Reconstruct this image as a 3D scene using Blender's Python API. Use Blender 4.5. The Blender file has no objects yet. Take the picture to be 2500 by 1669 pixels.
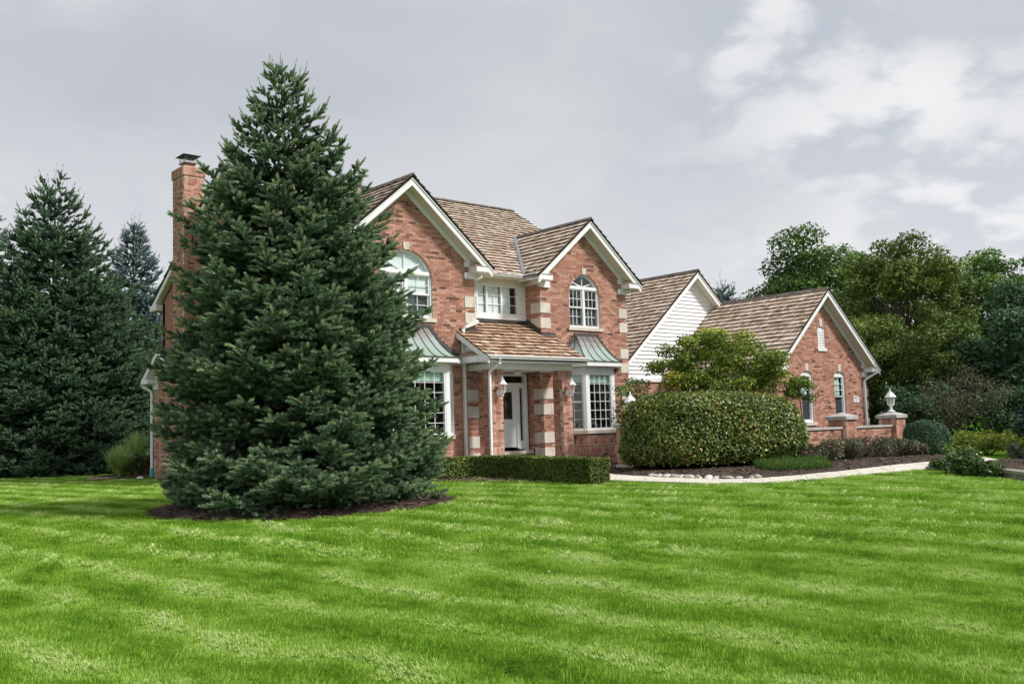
import bpy, math, random
import numpy as np
from mathutils import Vector, Matrix

# ------------------------------------------------------------------ camera, sky, sun, exposure
S = bpy.context.scene
C = S.collection
G0 = 1.35                       # height of the eye above the ground beside the house
YAW, PITCH, ROLL = 0.71519553, 0.08773850, -0.03188338
_f = Vector((math.sin(YAW)*math.cos(PITCH), math.cos(YAW)*math.cos(PITCH), math.sin(PITCH)))
_r = Vector((math.cos(YAW), -math.sin(YAW), 0)); _u = _r.cross(_f)
_r2 = _r*math.cos(ROLL)+_u*math.sin(ROLL); _u2 = -_r*math.sin(ROLL)+_u*math.cos(ROLL)
cam = bpy.data.objects.new('camera', bpy.data.cameras.new('camera')); C.objects.link(cam)
_m = Matrix((_r2, _u2, -_f)).transposed().to_4x4(); _m.translation = Vector((0, 0, G0)); cam.matrix_world = _m
cam.data.sensor_width = 36; cam.data.lens = 2394.867/2500*36; cam.data.clip_start = .1; cam.data.clip_end = 3000
S.camera = cam

SUN_DIR = Vector((0.42, -0.66, 0.80)).normalized()      # towards the sun
OFF_BIG, OFF_FINE, OFF_WISP = (1.7, 8.4, 4), (9.7, 7.1, .4), (8.2, 2.3, 2)
w = bpy.data.worlds.new('World'); S.world = w; w.use_nodes = True
nt = w.node_tree; nt.nodes.clear()
def N(t, **k):
    n = nt.nodes.new(t)
    for a, b in k.items(): setattr(n, a, b)
    return n
out = N('ShaderNodeOutputWorld'); bg = N('ShaderNodeBackground'); bg.inputs['Strength'].default_value = 0.056
sky = N('ShaderNodeTexSky', sky_type='NISHITA', sun_disc=False)
sky.sun_elevation = math.asin(SUN_DIR.z); sky.sun_rotation = math.atan2(SUN_DIR.x, SUN_DIR.y)
tc = N('ShaderNodeTexCoord'); sep = N('ShaderNodeSeparateXYZ'); nt.links.new(tc.outputs['Generated'], sep.inputs[0])
def M(op, a, b=None, c=None):
    n = N('ShaderNodeMath', operation=op)
    for i, q in enumerate((a, b, c)):
        if q is None: continue
        if isinstance(q, (int, float)): n.inputs[i].default_value = q
        else: nt.links.new(q, n.inputs[i])
    return n.outputs[0]
den = M('ADD', M('MAXIMUM', sep.outputs[2], 0.0), 0.30)
cmb = N('ShaderNodeCombineXYZ')
nt.links.new(M('DIVIDE', sep.outputs[0], den), cmb.inputs[0]); nt.links.new(M('DIVIDE', sep.outputs[1], den), cmb.inputs[1])
def noise(scale, detail, rough, off, dist=0.0):
    mp = N('ShaderNodeMapping'); mp.inputs['Location'].default_value = off; nt.links.new(cmb.outputs[0], mp.inputs[0])
    n = N('ShaderNodeTexNoise'); n.inputs['Scale'].default_value = scale; n.inputs['Detail'].default_value = detail
    n.inputs['Roughness'].default_value = rough; n.inputs['Distortion'].default_value = dist
    nt.links.new(mp.outputs[0], n.inputs['Vector']); return n.outputs['Fac']
def smooth(x, a, b):
    n = N('ShaderNodeMapRange', interpolation_type='SMOOTHSTEP'); n.inputs['From Min'].default_value = a; n.inputs['From Max'].default_value = b
    nt.links.new(x, n.inputs['Value']); return n.outputs['Result']
def mixc(f, a, b):
    n = N('ShaderNodeMix', data_type='RGBA')
    if isinstance(f, (int, float)): n.inputs[0].default_value = f
    else: nt.links.new(f, n.inputs[0])
    for i, q in ((6, a), (7, b)):
        if isinstance(q, tuple): n.inputs[i].default_value = (*q, 1)
        else: nt.links.new(q, n.inputs[i])
    return n.outputs[2]
big = smooth(noise(0.85, 3, .5, OFF_BIG), .44, .60)
puff = M('ABSOLUTE', M('SUBTRACT', M('MULTIPLY', noise(3.1, 5, .5, OFF_WISP, .12), 2.0), 1.0))
fine = smooth(M('ADD', M('MULTIPLY', noise(4.2, 12, .60, OFF_FINE, .12), .72), M('MULTIPLY', puff, .95)), .38, .59)
wisp = smooth(noise(1.5, 6, .55, OFF_WISP, .2), .30, .72)
shade = mixc(wisp, (3.45, 3.62, 3.95), (4.55, 4.56, 4.62))
lit = mixc(fine, (3.5, 3.72, 4.15), (5.9, 5.9, 5.88))
cloud = mixc(big, shade, lit)
hor = smooth(sep.outputs[2], .36, .03)
cloud = mixc(M('MULTIPLY', hor, .6), cloud, (5.75, 5.75, 5.78))
col = mixc(0.93, sky.outputs[0], cloud)
nt.links.new(col, bg.inputs['Color']); nt.links.new(bg.outputs[0], out.inputs[0])

sl = bpy.data.lights.new('sun', 'SUN'); sl.energy = 1.5; sl.angle = math.radians(10); sl.color = (1, .96, .90)
sun = bpy.data.objects.new('sun', sl); C.objects.link(sun); sun.rotation_euler = SUN_DIR.to_track_quat('Z', 'Y').to_euler()
sun.location = (10, -10, 40)
S.view_settings.view_transform = 'Standard'; S.view_settings.look = 'None'
S.view_settings.exposure = 1.47; S.view_settings.gamma = 1; S.view_settings.use_curve_mapping = False
S.cycles.max_bounces = 6; S.cycles.transparent_max_bounces = 8; S.cycles.diffuse_bounces = 3

RNG = np.random.default_rng(11); random.seed(11)

# ------------------------------------------------------------------ materials
def mat(name, build):
    m = bpy.data.materials.new(name); m.use_nodes = True; t = m.node_tree; t.nodes.clear()
    o = t.nodes.new('ShaderNodeOutputMaterial'); h = H(t); s = build(h); t.links.new(s, o.inputs[0]); return m
class H:
    def __init__(s, t): s.t = t
    def n(s, typ, inp=None, **k):
        n = s.t.nodes.new(typ)
        for a, b in k.items(): setattr(n, a, b)
        for a, b in (inp or {}).items():
            if hasattr(b, 'is_output'): s.t.links.new(b, n.inputs[a])
            elif isinstance(b, tuple) and len(b) == 3 and n.inputs[a].type == 'RGBA': n.inputs[a].default_value = (*b, 1)
            else: n.inputs[a].default_value = b
        return n
    def pos(s): return s.n('ShaderNodeNewGeometry').outputs['Position']
    def gen(s): return s.n('ShaderNodeTexCoord').outputs['Object']
    def noise(s, scale, detail=4, rough=.55, vec=None, stretch=None):
        v = vec or s.pos()
        if stretch: v = s.n('ShaderNodeMapping', {'Vector': v, 'Scale': stretch}).outputs[0]
        return s.n('ShaderNodeTexNoise', {'Vector': v, 'Scale': scale, 'Detail': detail, 'Roughness': rough}).outputs['Fac']
    def ramp(s, f, stops):
        n = s.n('ShaderNodeValToRGB', {'Fac': f}); r = n.color_ramp
        while len(r.elements) < len(stops): r.elements.new(.5)
        for e, (p, c) in zip(r.elements, stops): e.position = p; e.color = (*c, 1)
        return n.outputs[0]
    def tone(s): return s.n('ShaderNodeAttribute', attribute_name='tone').outputs['Fac']
    def math(s, op, a, b, cl=False): return s.n('ShaderNodeMath', {0: a, 1: b}, operation=op, use_clamp=cl).outputs[0]
    def mix(s, f, a, b, bt='MIX'):
        n = s.n('ShaderNodeMix', {0: f, 6: a, 7: b}, data_type='RGBA', blend_type=bt); return n.outputs[2]
    def bump(s, h, d, strength=1): return s.n('ShaderNodeBump', {'Height': h, 'Distance': d, 'Strength': strength}).outputs[0]
    def pr(s, col, rough=.6, **k):
        d = {'Base Color': col, 'Roughness': rough}; d.update({a.replace('_', ' '): b for a, b in k.items()})
        return s.n('ShaderNodeBsdfPrincipled', d).outputs[0]
def rm(x, a, b, h): return h.n('ShaderNodeMapRange', {'Value': x, 'From Min': a, 'From Max': b}).outputs[0]

def b_brick(h):
    c = h.ramp(h.tone(), [(0, (.075, .05, .042)), (.12, (.16, .08, .06)), (.3, (.34, .145, .10)), (.62, (.45, .215, .15)), (1, (.60, .355, .27))])
    fl = rm(h.noise(30, 3, .7, stretch=(1, 1, .55)), .56, .70, h)
    c = h.mix(h.math('MULTIPLY', fl, .62), c, (.13, .06, .05))
    c = h.mix(rm(h.noise(.9, 4), .5, .8, h), c, (.36, .17, .125))
    z = h.n('ShaderNodeSeparateXYZ', {0: h.pos()}).outputs[2]; sp_ = h.math('MULTIPLY', rm(h.math('ADD', z, h.math('MULTIPLY', h.noise(2.2, 5, .65), .5)), .75, .25, h), .45)
    c = h.mix(sp_, c, (.13, .085, .06)); st_ = h.math('MULTIPLY', rm(h.noise(2.4, 5, .7, stretch=(1, 1, .16)), .56, .76, h), .35); c = h.mix(st_, c, (.20, .115, .085))
    return h.pr(c, .85, Normal=h.bump(h.noise(160), .004))
BRICK = mat('red_brick', b_brick)
def b_mortar(h):
    return h.pr(h.ramp(h.noise(3, 5), [(.3, (.52, .43, .36)), (.7, (.72, .62, .53))]), .95)
MORTAR = mat('pale_mortar', b_mortar)
def b_brickplain(h):
    t = h.n('ShaderNodeTexBrick', {'Vector': h.n('ShaderNodeCombineXYZ', {0: h.math('ADD', h.n('ShaderNodeSeparateXYZ', {0: h.pos()}).outputs[0], h.n('ShaderNodeSeparateXYZ', {0: h.pos()}).outputs[1]), 1: h.n('ShaderNodeSeparateXYZ', {0: h.pos()}).outputs[2]}).outputs[0],
        'Color1': (.36, .13, .085), 'Color2': (.27, .095, .065), 'Mortar': (.5, .41, .34), 'Scale': 1.0, 'Mortar Size': .006, 'Brick Width': .245, 'Row Height': .077})
    return h.pr(t.outputs[0], .9)
BRICKP = mat('far_brickwork', b_brickplain)
def b_stone(h):
    return h.pr(h.mix(rm(h.noise(4, 7, .7, stretch=(1, 1, .45)), .45, .72, h), (.68, .62, .54), (.46, .41, .35)), .85, Normal=h.bump(h.noise(90), .003))
LIME = mat('limestone', b_stone)
def b_conc(h):
    c = h.ramp(h.noise(5, 8, .65), [(.3, (.33, .32, .31)), (.7, (.56, .55, .53))])
    return h.pr(c, .9, Normal=h.bump(h.noise(120), .003))
CONC = mat('grey_capstone', b_conc)
def b_white(h):
    c = h.mix(rm(h.noise(2.2, 5), .5, .8, h), (.86, .87, .88), (.75, .755, .75)); return h.pr(h.mix(h.math('MULTIPLY', rm(h.noise(5, 5, .7, stretch=(1, 1, .12)), .55, .75, h), .4), c, (.60, .58, .53)), .45)
WHITE = mat('white_paint', b_white)
def b_cream(h):
    return h.pr(h.mix(rm(h.noise(3, 5), .5, .8, h), (.74, .72, .64), (.64, .62, .55)), .5)
CREAM = mat('cream_paint', b_cream)
def b_shake(h, cols):
    c = h.ramp(h.tone(), cols)
    g = h.noise(26, 4, .7, vec=h.n('ShaderNodeTexCoord').outputs['Object'], stretch=(1, .12, .12))
    c = h.mix(h.math('MULTIPLY', rm(g, .5, .75, h), .5), c, (.16, .11, .085))
    return h.pr(c, .9, Normal=h.bump(g, .008))
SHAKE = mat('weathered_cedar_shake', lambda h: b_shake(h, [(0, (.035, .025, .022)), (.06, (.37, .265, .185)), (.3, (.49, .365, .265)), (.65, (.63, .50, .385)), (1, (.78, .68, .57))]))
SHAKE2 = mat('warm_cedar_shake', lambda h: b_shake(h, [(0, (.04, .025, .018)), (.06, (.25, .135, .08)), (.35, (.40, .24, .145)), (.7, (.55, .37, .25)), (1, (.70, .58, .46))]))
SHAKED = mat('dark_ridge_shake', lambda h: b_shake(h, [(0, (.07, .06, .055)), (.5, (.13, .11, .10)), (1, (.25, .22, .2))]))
def b_deck(h): return h.pr((.05, .04, .035), .95)
DECK = mat('roof_deck', b_deck)
def b_copper(h):
    z = h.n('ShaderNodeSeparateXYZ', {0: h.pos()}).outputs[2]
    f = h.math('ADD', rm(z, G0+2.25, G0+3.0, h), h.math('MULTIPLY', h.math('SUBTRACT', h.noise(4, 6, .65), .5), .9))
    c = h.ramp(f, [(0, (.31, .42, .37)), (.45, (.27, .33, .31)), (.8, (.20, .195, .19)), (1, (.11, .09, .085))])
    return h.pr(c, .5, Metallic=.15)
COPPER = mat('green_copper_patina', b_copper)
LEAD = mat('dark_lead_flashing', lambda h: h.pr(h.ramp(h.noise(6, 5), [(.3, (.05, .045, .045)), (.7, (.12, .105, .10))]), .6, Metallic=.3))
ZINC = mat('grey_metal', lambda h: h.pr(h.ramp(h.noise(8, 5), [(.3, (.22, .23, .24)), (.7, (.42, .43, .44))]), .4, Metallic=.7))
def b_glass(h):
    fc = h.n('ShaderNodeLayerWeight', {'Blend': .5}).outputs['Facing']; fr = h.math('ADD', .05, h.math('MULTIPLY', .85, h.math('POWER', fc, 5.0)))
    tr = h.n('ShaderNodeBsdfTransparent', {'Color': (.94, .97, .96)}).outputs[0]
    nb = h.bump(h.noise(1.6, 2), .02, .25)
    gl = h.n('ShaderNodeBsdfGlossy', {'Color': (1, 1, 1), 'Roughness': .015, 'Normal': nb}).outputs[0]
    return h.n('ShaderNodeMixShader', {0: fr, 1: tr, 2: gl}).outputs[0]
GLASS = mat('window_glass', b_glass)
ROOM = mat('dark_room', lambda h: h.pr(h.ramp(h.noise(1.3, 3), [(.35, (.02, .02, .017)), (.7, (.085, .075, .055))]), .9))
BLIND = mat('pale_blind', lambda h: h.pr((.90, .93, .95), .6))
BLINDG = mat('green_tinted_blind', lambda h: h.pr((.60, .82, .72), .6))
CURT = mat('grey_screen', lambda h: h.pr((.05, .06, .07), .7))
DOORM = mat('pale_blue_white_door', lambda h: h.pr((.76, .81, .84), .4))
BULB = mat('frosted_lamp_glass', lambda h: h.pr((.80, .80, .76), .25, Alpha=.55))
AMBER = mat('clear_lantern_glass', lambda h: h.pr((.75, .50, .34), .2, Alpha=.45))
TEAL = mat('teal_drain_boot', lambda h: h.pr((.10, .38, .42), .5))
CLAY = mat('clay_flue', lambda h: h.pr(h.ramp(h.noise(9), [(.3, (.27, .09, .06)), (.7, (.38, .15, .10))]), .9))
INK = mat('black_lettering', lambda h: h.pr((.04, .04, .045), .6))
WOODB = mat('brown_stained_wood', lambda h: h.pr(h.ramp(h.noise(12, 5, .6, stretch=(1, 1, .15)), [(.3, (.12, .065, .035)), (.7, (.24, .14, .08))]), .7))

# ------------------------------------------------------------------ mesh builder (coordinates are measured from the eye, z is shifted to the ground on build)
def wloc(o):
    v = Vector((0, 0, 0))
    while o is not None: v += o.location; o = o.parent
    return v
def tag(o, label=None, cat=None, group=None, kind=None):
    if label: o['label'] = label
    if cat: o['category'] = cat
    if group: o['group'] = group
    if kind: o['kind'] = kind
    return o
def thing(name, loc, label, cat, group=None):
    o = bpy.data.objects.new(name, None); C.objects.link(o); o.location = (loc[0], loc[1], loc[2]+G0); o.empty_display_size = .2
    return tag(o, label, cat, group)
class MB:
    def __init__(s): s.v = []; s.f = []; s.t = []; s.k = []
    def add(s, vs, fs, tone=.5, mi=0):
        b = len(s.v); s.v.extend([tuple(p) for p in vs])
        for f in fs: s.f.append([b+i for i in f]); s.t.append(tone); s.k.append(mi)
        return s
    def box(s, x0, x1, y0, y1, z0, z1, tone=.5, mi=0):
        x0, x1 = sorted((x0, x1)); y0, y1 = sorted((y0, y1)); z0, z1 = sorted((z0, z1))
        return s.add([(x0,y0,z0),(x1,y0,z0),(x1,y1,z0),(x0,y1,z0),(x0,y0,z1),(x1,y0,z1),(x1,y1,z1),(x0,y1,z1)],
              [(0,3,2,1),(4,5,6,7),(0,1,5,4),(1,2,6,5),(2,3,7,6),(3,0,4,7)], tone, mi)
    def prism(s, poly, ext, tone=.5, mi=0):
        n = len(poly); P = [Vector(p) for p in poly]; e = Vector(ext)
        nrm = Vector((0, 0, 0))
        for i in range(n): nrm += P[i].cross(P[(i+1) % n])
        if nrm.dot(e) > 0: P.reverse()
        vs = P+[p+e for p in P]
        return s.add(vs, [tuple(range(n)), tuple(range(2*n-1, n-1, -1))]+[(i, n+i, n+(i+1) % n, (i+1) % n) for i in range(n)], tone, mi)
    def obox(s, o, u, vv, ww, tone=.5, mi=0):
        o = Vector(o); u = Vector(u); vv = Vector(vv); ww = Vector(ww)
        return s.prism([o, o+u, o+u+vv, o+vv], ww, tone, mi)
    def tube(s, pts, r, n=8, tone=.5, mi=0, caps=True, sq=False):
        P = [Vector(p) for p in pts]; R = r if isinstance(r, (list, tuple)) else [r]*len(P); vs = []
        ref = Vector((0, 0, 1))
        for i, p in enumerate(P):
            a = (P[min(i+1, len(P)-1)]-P[max(i-1, 0)]).normalized()
            q = ref if abs(a.dot(ref)) < .9 else Vector((1, 0, 0))
            x = a.cross(q).normalized(); y = a.cross(x).normalized()
            for k in range(n):
                th = 2*math.pi*(k+(.5 if sq else 0))/n; vs.append(p+(x*math.cos(th)+y*math.sin(th))*R[i])
        fs = []
        for i in range(len(P)-1):
            for k in range(n): fs.append((i*n+k, (i+1)*n+k, (i+1)*n+(k+1) % n, i*n+(k+1) % n))
        if caps: fs += [tuple(range(n)), tuple(range(len(P)*n-1, (len(P)-1)*n-1, -1))]
        return s.add(vs, fs, tone, mi)
    def lathe(s, c, prof, n=12, tone=.5, mi=0, rot=0.0):
        vs = []; fs = []
        for (r, z) in prof:
            for k in range(n):
                th = rot+2*math.pi*k/n; vs.append((c[0]+r*math.cos(th), c[1]+r*math.sin(th), c[2]+z))
        for i in range(len(prof)-1):
            for k in range(n): fs.append((i*n+k, i*n+(k+1) % n, (i+1)*n+(k+1) % n, (i+1)*n+k))
        fs += [tuple(range(n-1, -1, -1)), tuple(range((len(prof)-1)*n, len(prof)*n))]
        return s.add(vs, fs, tone, mi)
    def build(s, name, m, parent=None, kind=None, smooth=False):
        me = bpy.data.meshes.new(name); off = wloc(parent) if parent else Vector((0, 0, 0))
        off = Vector((off.x, off.y, off.z-G0))
        me.from_pydata([(p[0]-off.x, p[1]-off.y, p[2]-off.z) for p in s.v], [], s.f)
        at = me.attributes.new('tone', 'FLOAT', 'FACE'); at.data.foreach_set('value', s.t)
        for q in (m if isinstance(m, (list, tuple)) else [m]): me.materials.append(q)
        me.polygons.foreach_set('material_index', s.k)
        if smooth: me.polygons.foreach_set('use_smooth', [True]*len(s.f))
        me.update()
        o = bpy.data.objects.new(name, me); C.objects.link(o)
        if parent: o.parent = parent
        if kind: o['kind'] = kind
        return o
def npmesh(name, V, F, tone, m, parent=None, kind=None, smooth=False):
    me = bpy.data.meshes.new(name); k = F.shape[1]; nf = len(F)
    off = wloc(parent) if parent else Vector((0, 0, 0))
    V = V-np.array([off.x, off.y, off.z-G0])
    me.vertices.add(len(V)); me.vertices.foreach_set('co', V.astype(np.float32).ravel())
    me.loops.add(nf*k); me.loops.foreach_set('vertex_index', F.astype(np.int32).ravel())
    me.polygons.add(nf); me.polygons.foreach_set('loop_start', np.arange(0, nf*k, k, dtype=np.int32))
    at = me.attributes.new('tone', 'FLOAT', 'FACE'); at.data.foreach_set('value', np.asarray(tone, np.float32))
    me.materials.append(m)
    if smooth: me.polygons.foreach_set('use_smooth', np.ones(nf, bool))
    me.update(calc_edges=True)
    o = bpy.data.objects.new(name, me); C.objects.link(o)
    if parent: o.parent = parent
    if kind: o['kind'] = kind
    return o
def link(name, me, parent, loc, rot=None, scale=None):
    o = bpy.data.objects.new(name, me); C.objects.link(o); o.parent = parent
    off = wloc(parent); o.location = (loc[0]-off.x, loc[1]-off.y, loc[2]+G0-off.z)
    if rot is not None: o.rotation_euler = rot
    if scale is not None: o.scale = scale
    return o
RC = (_r2, -_u2, _f)
def proj(p):
    p = Vector(p); x, y, z = p.dot(RC[0]), p.dot(RC[1]), p.dot(RC[2])
    return (1250+2394.867*x/z, 834.5+2394.867*y/z, z)

# ------------------------------------------------------------------ brickwork
CO, BL, BH, J = .077, .235, .067, .010
BRICKS = []        # (origin, u, n, length, height, tone, wall)
def cut(iv, holes, z):
    for hfun in holes:
        b = hfun(z)
        if not b: continue
        o = []
        for (a, c) in iv:
            if b[1] <= a or b[0] >= c: o.append((a, c)); continue
            if b[0] > a: o.append((a, b[0]))
            if b[1] < c: o.append((b[1], c))
        iv = o
    return iv
def rect(u0, u1, z0, z1): return lambda z: (u0, u1) if z0 < z < z1 else None
def arch(uc, r, zs, z0):
    def f(z):
        if z0 < z <= zs: return (uc-r, uc+r)
        if zs < z < zs+r: q = math.sqrt(r*r-(z-zs)**2); return (uc-q, uc+q)
    return f
def segarch(uc, hw, zs, rise, z0):
    R = (hw*hw+rise*rise)/(2*rise)
    def f(z):
        if z0 < z <= zs: return (uc-hw, uc+hw)
        if zs < z < zs+rise: q = math.sqrt(max(0, R*R-(z-zs+R-rise)**2)); return (uc-q, uc+q)
    return f
def tonepick():
    r = random.random()
    return random.uniform(.02, .14) if r < .05 else random.uniform(.2, .42) if r < .24 else random.uniform(.42, .98)
def brickwall(wall_mb, o, u, n, span, z0, z1, holes=(), depth=.12, wid=None, soldier=()):
    """o: point on the face at u=0; u along the face; n outward; span(z) -> list of (a,b)."""
    o = Vector(o); u = Vector(u); n = Vector(n); k0 = math.floor((z0+1.4)/CO); rows = int(math.ceil((z1-z0)/CO))
    z = -1.4+k0*CO; r = k0
    while z < z1-.005:
        za, zb = max(z, z0), min(z+CO, z1); zc = (za+zb)/2
        sol = [s_ for s_ in soldier if s_[0]-.001 <= zc <= s_[1]+.001]
        for (a, b) in cut(span(zc), holes, zc):
            wall_mb.obox(o+u*a+Vector((0, 0, za-o.z))-n*.009, u*(b-a), Vector((0, 0, zb-za)), -n*depth, .5)
            if sol: continue
            x = math.floor(a/(BL+J))*(BL+J)+(0 if r % 2 else -(BL+J)/2)
            while x < b:
                p, q = max(x, a), min(x+BL, b)
                if q-p > .03 and zb-za > .03: BRICKS.append((o+u*p+Vector((0, 0, za-o.z)), u, n, q-p, zb-za-J, tonepick(), wid))
                x += BL+J
        z += CO; r += 1
    for (sa, sb) in soldier:
        zc = (sa+sb)/2
        for (a, b) in cut(span(zc), holes, zc):
            x = a
            while x < b-.02:
                q = min(x+BH, b)
                BRICKS.append((o+u*x+Vector((0, 0, sa-o.z)), u, n, q-x, sb-sa-J, tonepick()*.8+.15, wid)); x += BH+J
def brick_geo(mb, o, u, n, L, hh, tone, proud=0.0):
    e = random.uniform(-.001, .0015)+proud
    b = o-n*.012; f = n*(.012+e); z = Vector((0, 0, hh)); ul = u*L
    P = [b, b+ul, b+ul+z, b+z, b+f, b+ul+f, b+ul+z+f, b+z+f]
    fs = [(4,5,6,7),(0,1,5,4),(1,2,6,5),(2,3,7,6),(3,0,4,7)]
    if u.cross(Vector((0, 0, 1))).dot(n) < 0: fs = [tuple(reversed(q)) for q in fs]
    mb.add(P, fs, tone)
def const(a, b): return lambda z: [(a, b)]
def gable(xc, hw, ztop, slope, zbrk):
    def f(z):
        q = hw if z < zbrk else min(hw, (ztop-z)/slope)
        return [(xc-q, xc+q)] if q > .05 else []
    return f

# ------------------------------------------------------------------ house
F = 24.2; W = 24.98; GB = -1.42
house = thing('brick_house', (20.9, F, -1.35), 'red brick two storey house with white trim, twin front gables and cedar shake roofs', 'house')
WL = {}
def wallpart(key, name, mb, label=None):
    o = mb.build(name, MORTAR, house); WL[key] = o
    if label: o['label'] = label
    return o

# -- left front gable wall and right front gable wall
LGC, LGH = 16.88, 2.63; RGC, RGH = 24.47, 2.13
mb = MB(); brickwall(mb, (0, F, 0), (1, 0, 0), (0, -1, 0), gable(LGC, LGH, 7.36, .84, 5.2), GB, 7.36,
    [arch(LGC, .97, 4.53, 3.42), rect(LGC-1.5, LGC+1.5, -.28, 2.35)], wid='lg')
wallpart('lg', 'gable_wall', mb, 'left gable wall of red brick')
mb = MB(); brickwall(mb, (0, F, 0), (1, 0, 0), (0, -1, 0), gable(RGC, RGH, 6.94, .84, 5.2), GB, 6.94,
    [arch(RGC, .76, 4.56, 3.43), rect(RGC-1.2, RGC+1.2, -.28, 2.35)], wid='rg')
wallpart('rg', 'gable_wall', mb, 'right gable wall of red brick')
mb = MB(); brickwall(mb, (22.34, F, 0), (0, 1, 0), (-1, 0, 0), const(.01, W-F), GB, 4.85, wid='rgs'); wallpart('rgs', 'return_wall', mb)
mb = MB(); brickwall(mb, (19.51, W, 0), (0, -1, 0), (1, 0, 0), const(0, W-F-.01), GB, 4.85, wid='lgs'); wallpart('lgs', 'return_wall', mb)
# door wall below the centre window
mb = MB(); brickwall(mb, (0, W, 0), (1, 0, 0), (0, -1, 0), const(19.52, 22.33), GB, 1.95, [rect(20.40, 22.26, -.80, 1.83)], wid='dw'); wallpart('dw', 'entrance_wall', mb)
# hidden masonry: body of the house
mb = MB()
mb.box(14.2, 14.45, F+.13, 36.4, GB, 5.1); mb.box(26.35, 26.6, F+.13, 36.4, GB, 5.1); mb.box(14.2, 26.6, 36.2, 36.45, GB, 5.1)
mb.prism([(14.2, 25.0, 5.1), (14.2, 36.4, 5.1), (14.2, 30.75, 8.75)], (.25, 0, 0)); mb.prism([(26.35, 25.0, 5.1), (26.35, 36.4, 5.1), (26.35, 30.75, 8.75)], (.25, 0, 0))
mb.build('side_wall', BRICKP, house)

# -- quoins
def quoin(x0, x1, y0, y1, z0, z1): MB().box(x0, x1, y0, y1, z0, z1).build('quoin', LIME, house)
QZ = [(3.86, 4.21), (3.34, 3.69), (2.39, 2.74), (1.87, 2.22), (.89, 1.24), (.37, .72), (-.58, -.22), (-1.09, -.73)]
for i, (a, b) in enumerate(QZ):
    quoin(19.09, 19.535, F-.02, F+.3, a, b); quoin(26.19, 26.62, F-.02, F+.3, a, b)
    if i in (0, 1) or i > 3:
        za, zb = (a, b) if i < 2 else (a+.06, b+.06)
        quoin(22.315, 22.78, F-.02, F+.47, za, zb)
for a, b in [(.88, 1.23), (.36, .71), (-.4, -.05)]: quoin(38.9, 39.35, 21.98, 22.4, a, b)

# -- windows
def panes(win, x0, x1, z0, z1, y, nc, nr, gm=None):
    """a glazed field: one sheet of glass per pane, with a raised grid of bars"""
    dx = (x1-x0)/nc; dz = (z1-z0)/nr; me = None
    for i in range(nc):
        for k in range(nr):
            cx, cz = x0+dx*(i+.5), z0+dz*(k+.5)
            if me is None:
                b = MB(); b.box(-dx/2+.004, dx/2-.004, -.003, .003, -dz/2+.004, dz/2-.004)
                me = bpy.data.meshes.new('pane'); me.from_pydata(b.v, [], b.f); me.materials.append(GLASS)
            link('pane', me, win, (cx, y, cz))
    g = MB()
    for i in range(1, nc): g.box(x0+dx*i-.009, x0+dx*i+.009, y-.012, y+.008, z0, z1)
    for k in range(1, nr): g.box(x0, x1, y-.0135, y+.0095, z0+dz*k-.009, z0+dz*k+.009)
    if g.v: g.build('glazing_bar', gm or WHITE, win)
def blind(win, x0, x1, z0, z1, y, m=BLIND, step=.05):
    b = MB(); z = z1-step/2
    while z > z0:
        b.obox((x0, y, z), (x1-x0, 0, 0), (0, .010, step*1.08), (0, .003, 0)); z -= step
    b.box(x0, x1, y, y+.04, z1, z1+.04)
    b.build('blind', m, win)
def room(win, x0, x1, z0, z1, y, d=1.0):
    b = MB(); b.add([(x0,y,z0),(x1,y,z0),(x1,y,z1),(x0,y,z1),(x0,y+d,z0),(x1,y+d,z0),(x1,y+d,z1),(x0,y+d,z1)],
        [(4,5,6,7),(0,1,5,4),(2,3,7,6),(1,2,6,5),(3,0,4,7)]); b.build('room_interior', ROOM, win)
def sub(name, parent=None):
    o = bpy.data.objects.new(name, None); C.objects.link(o); o.parent = parent or house; o.empty_display_size = .1; return o
def frame(mb, x0, x1, z0, z1, y0, y1, t):
    mb.box(x0, x0+t, y0, y1, z0, z1); mb.box(x1-t, x1, y0, y1, z0, z1); mb.box(x0+t, x1-t, y0+.001, y1-.001, z0, z0+t); mb.box(x0+t, x1-t, y0+.001, y1-.001, z1-t, z1)
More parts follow.
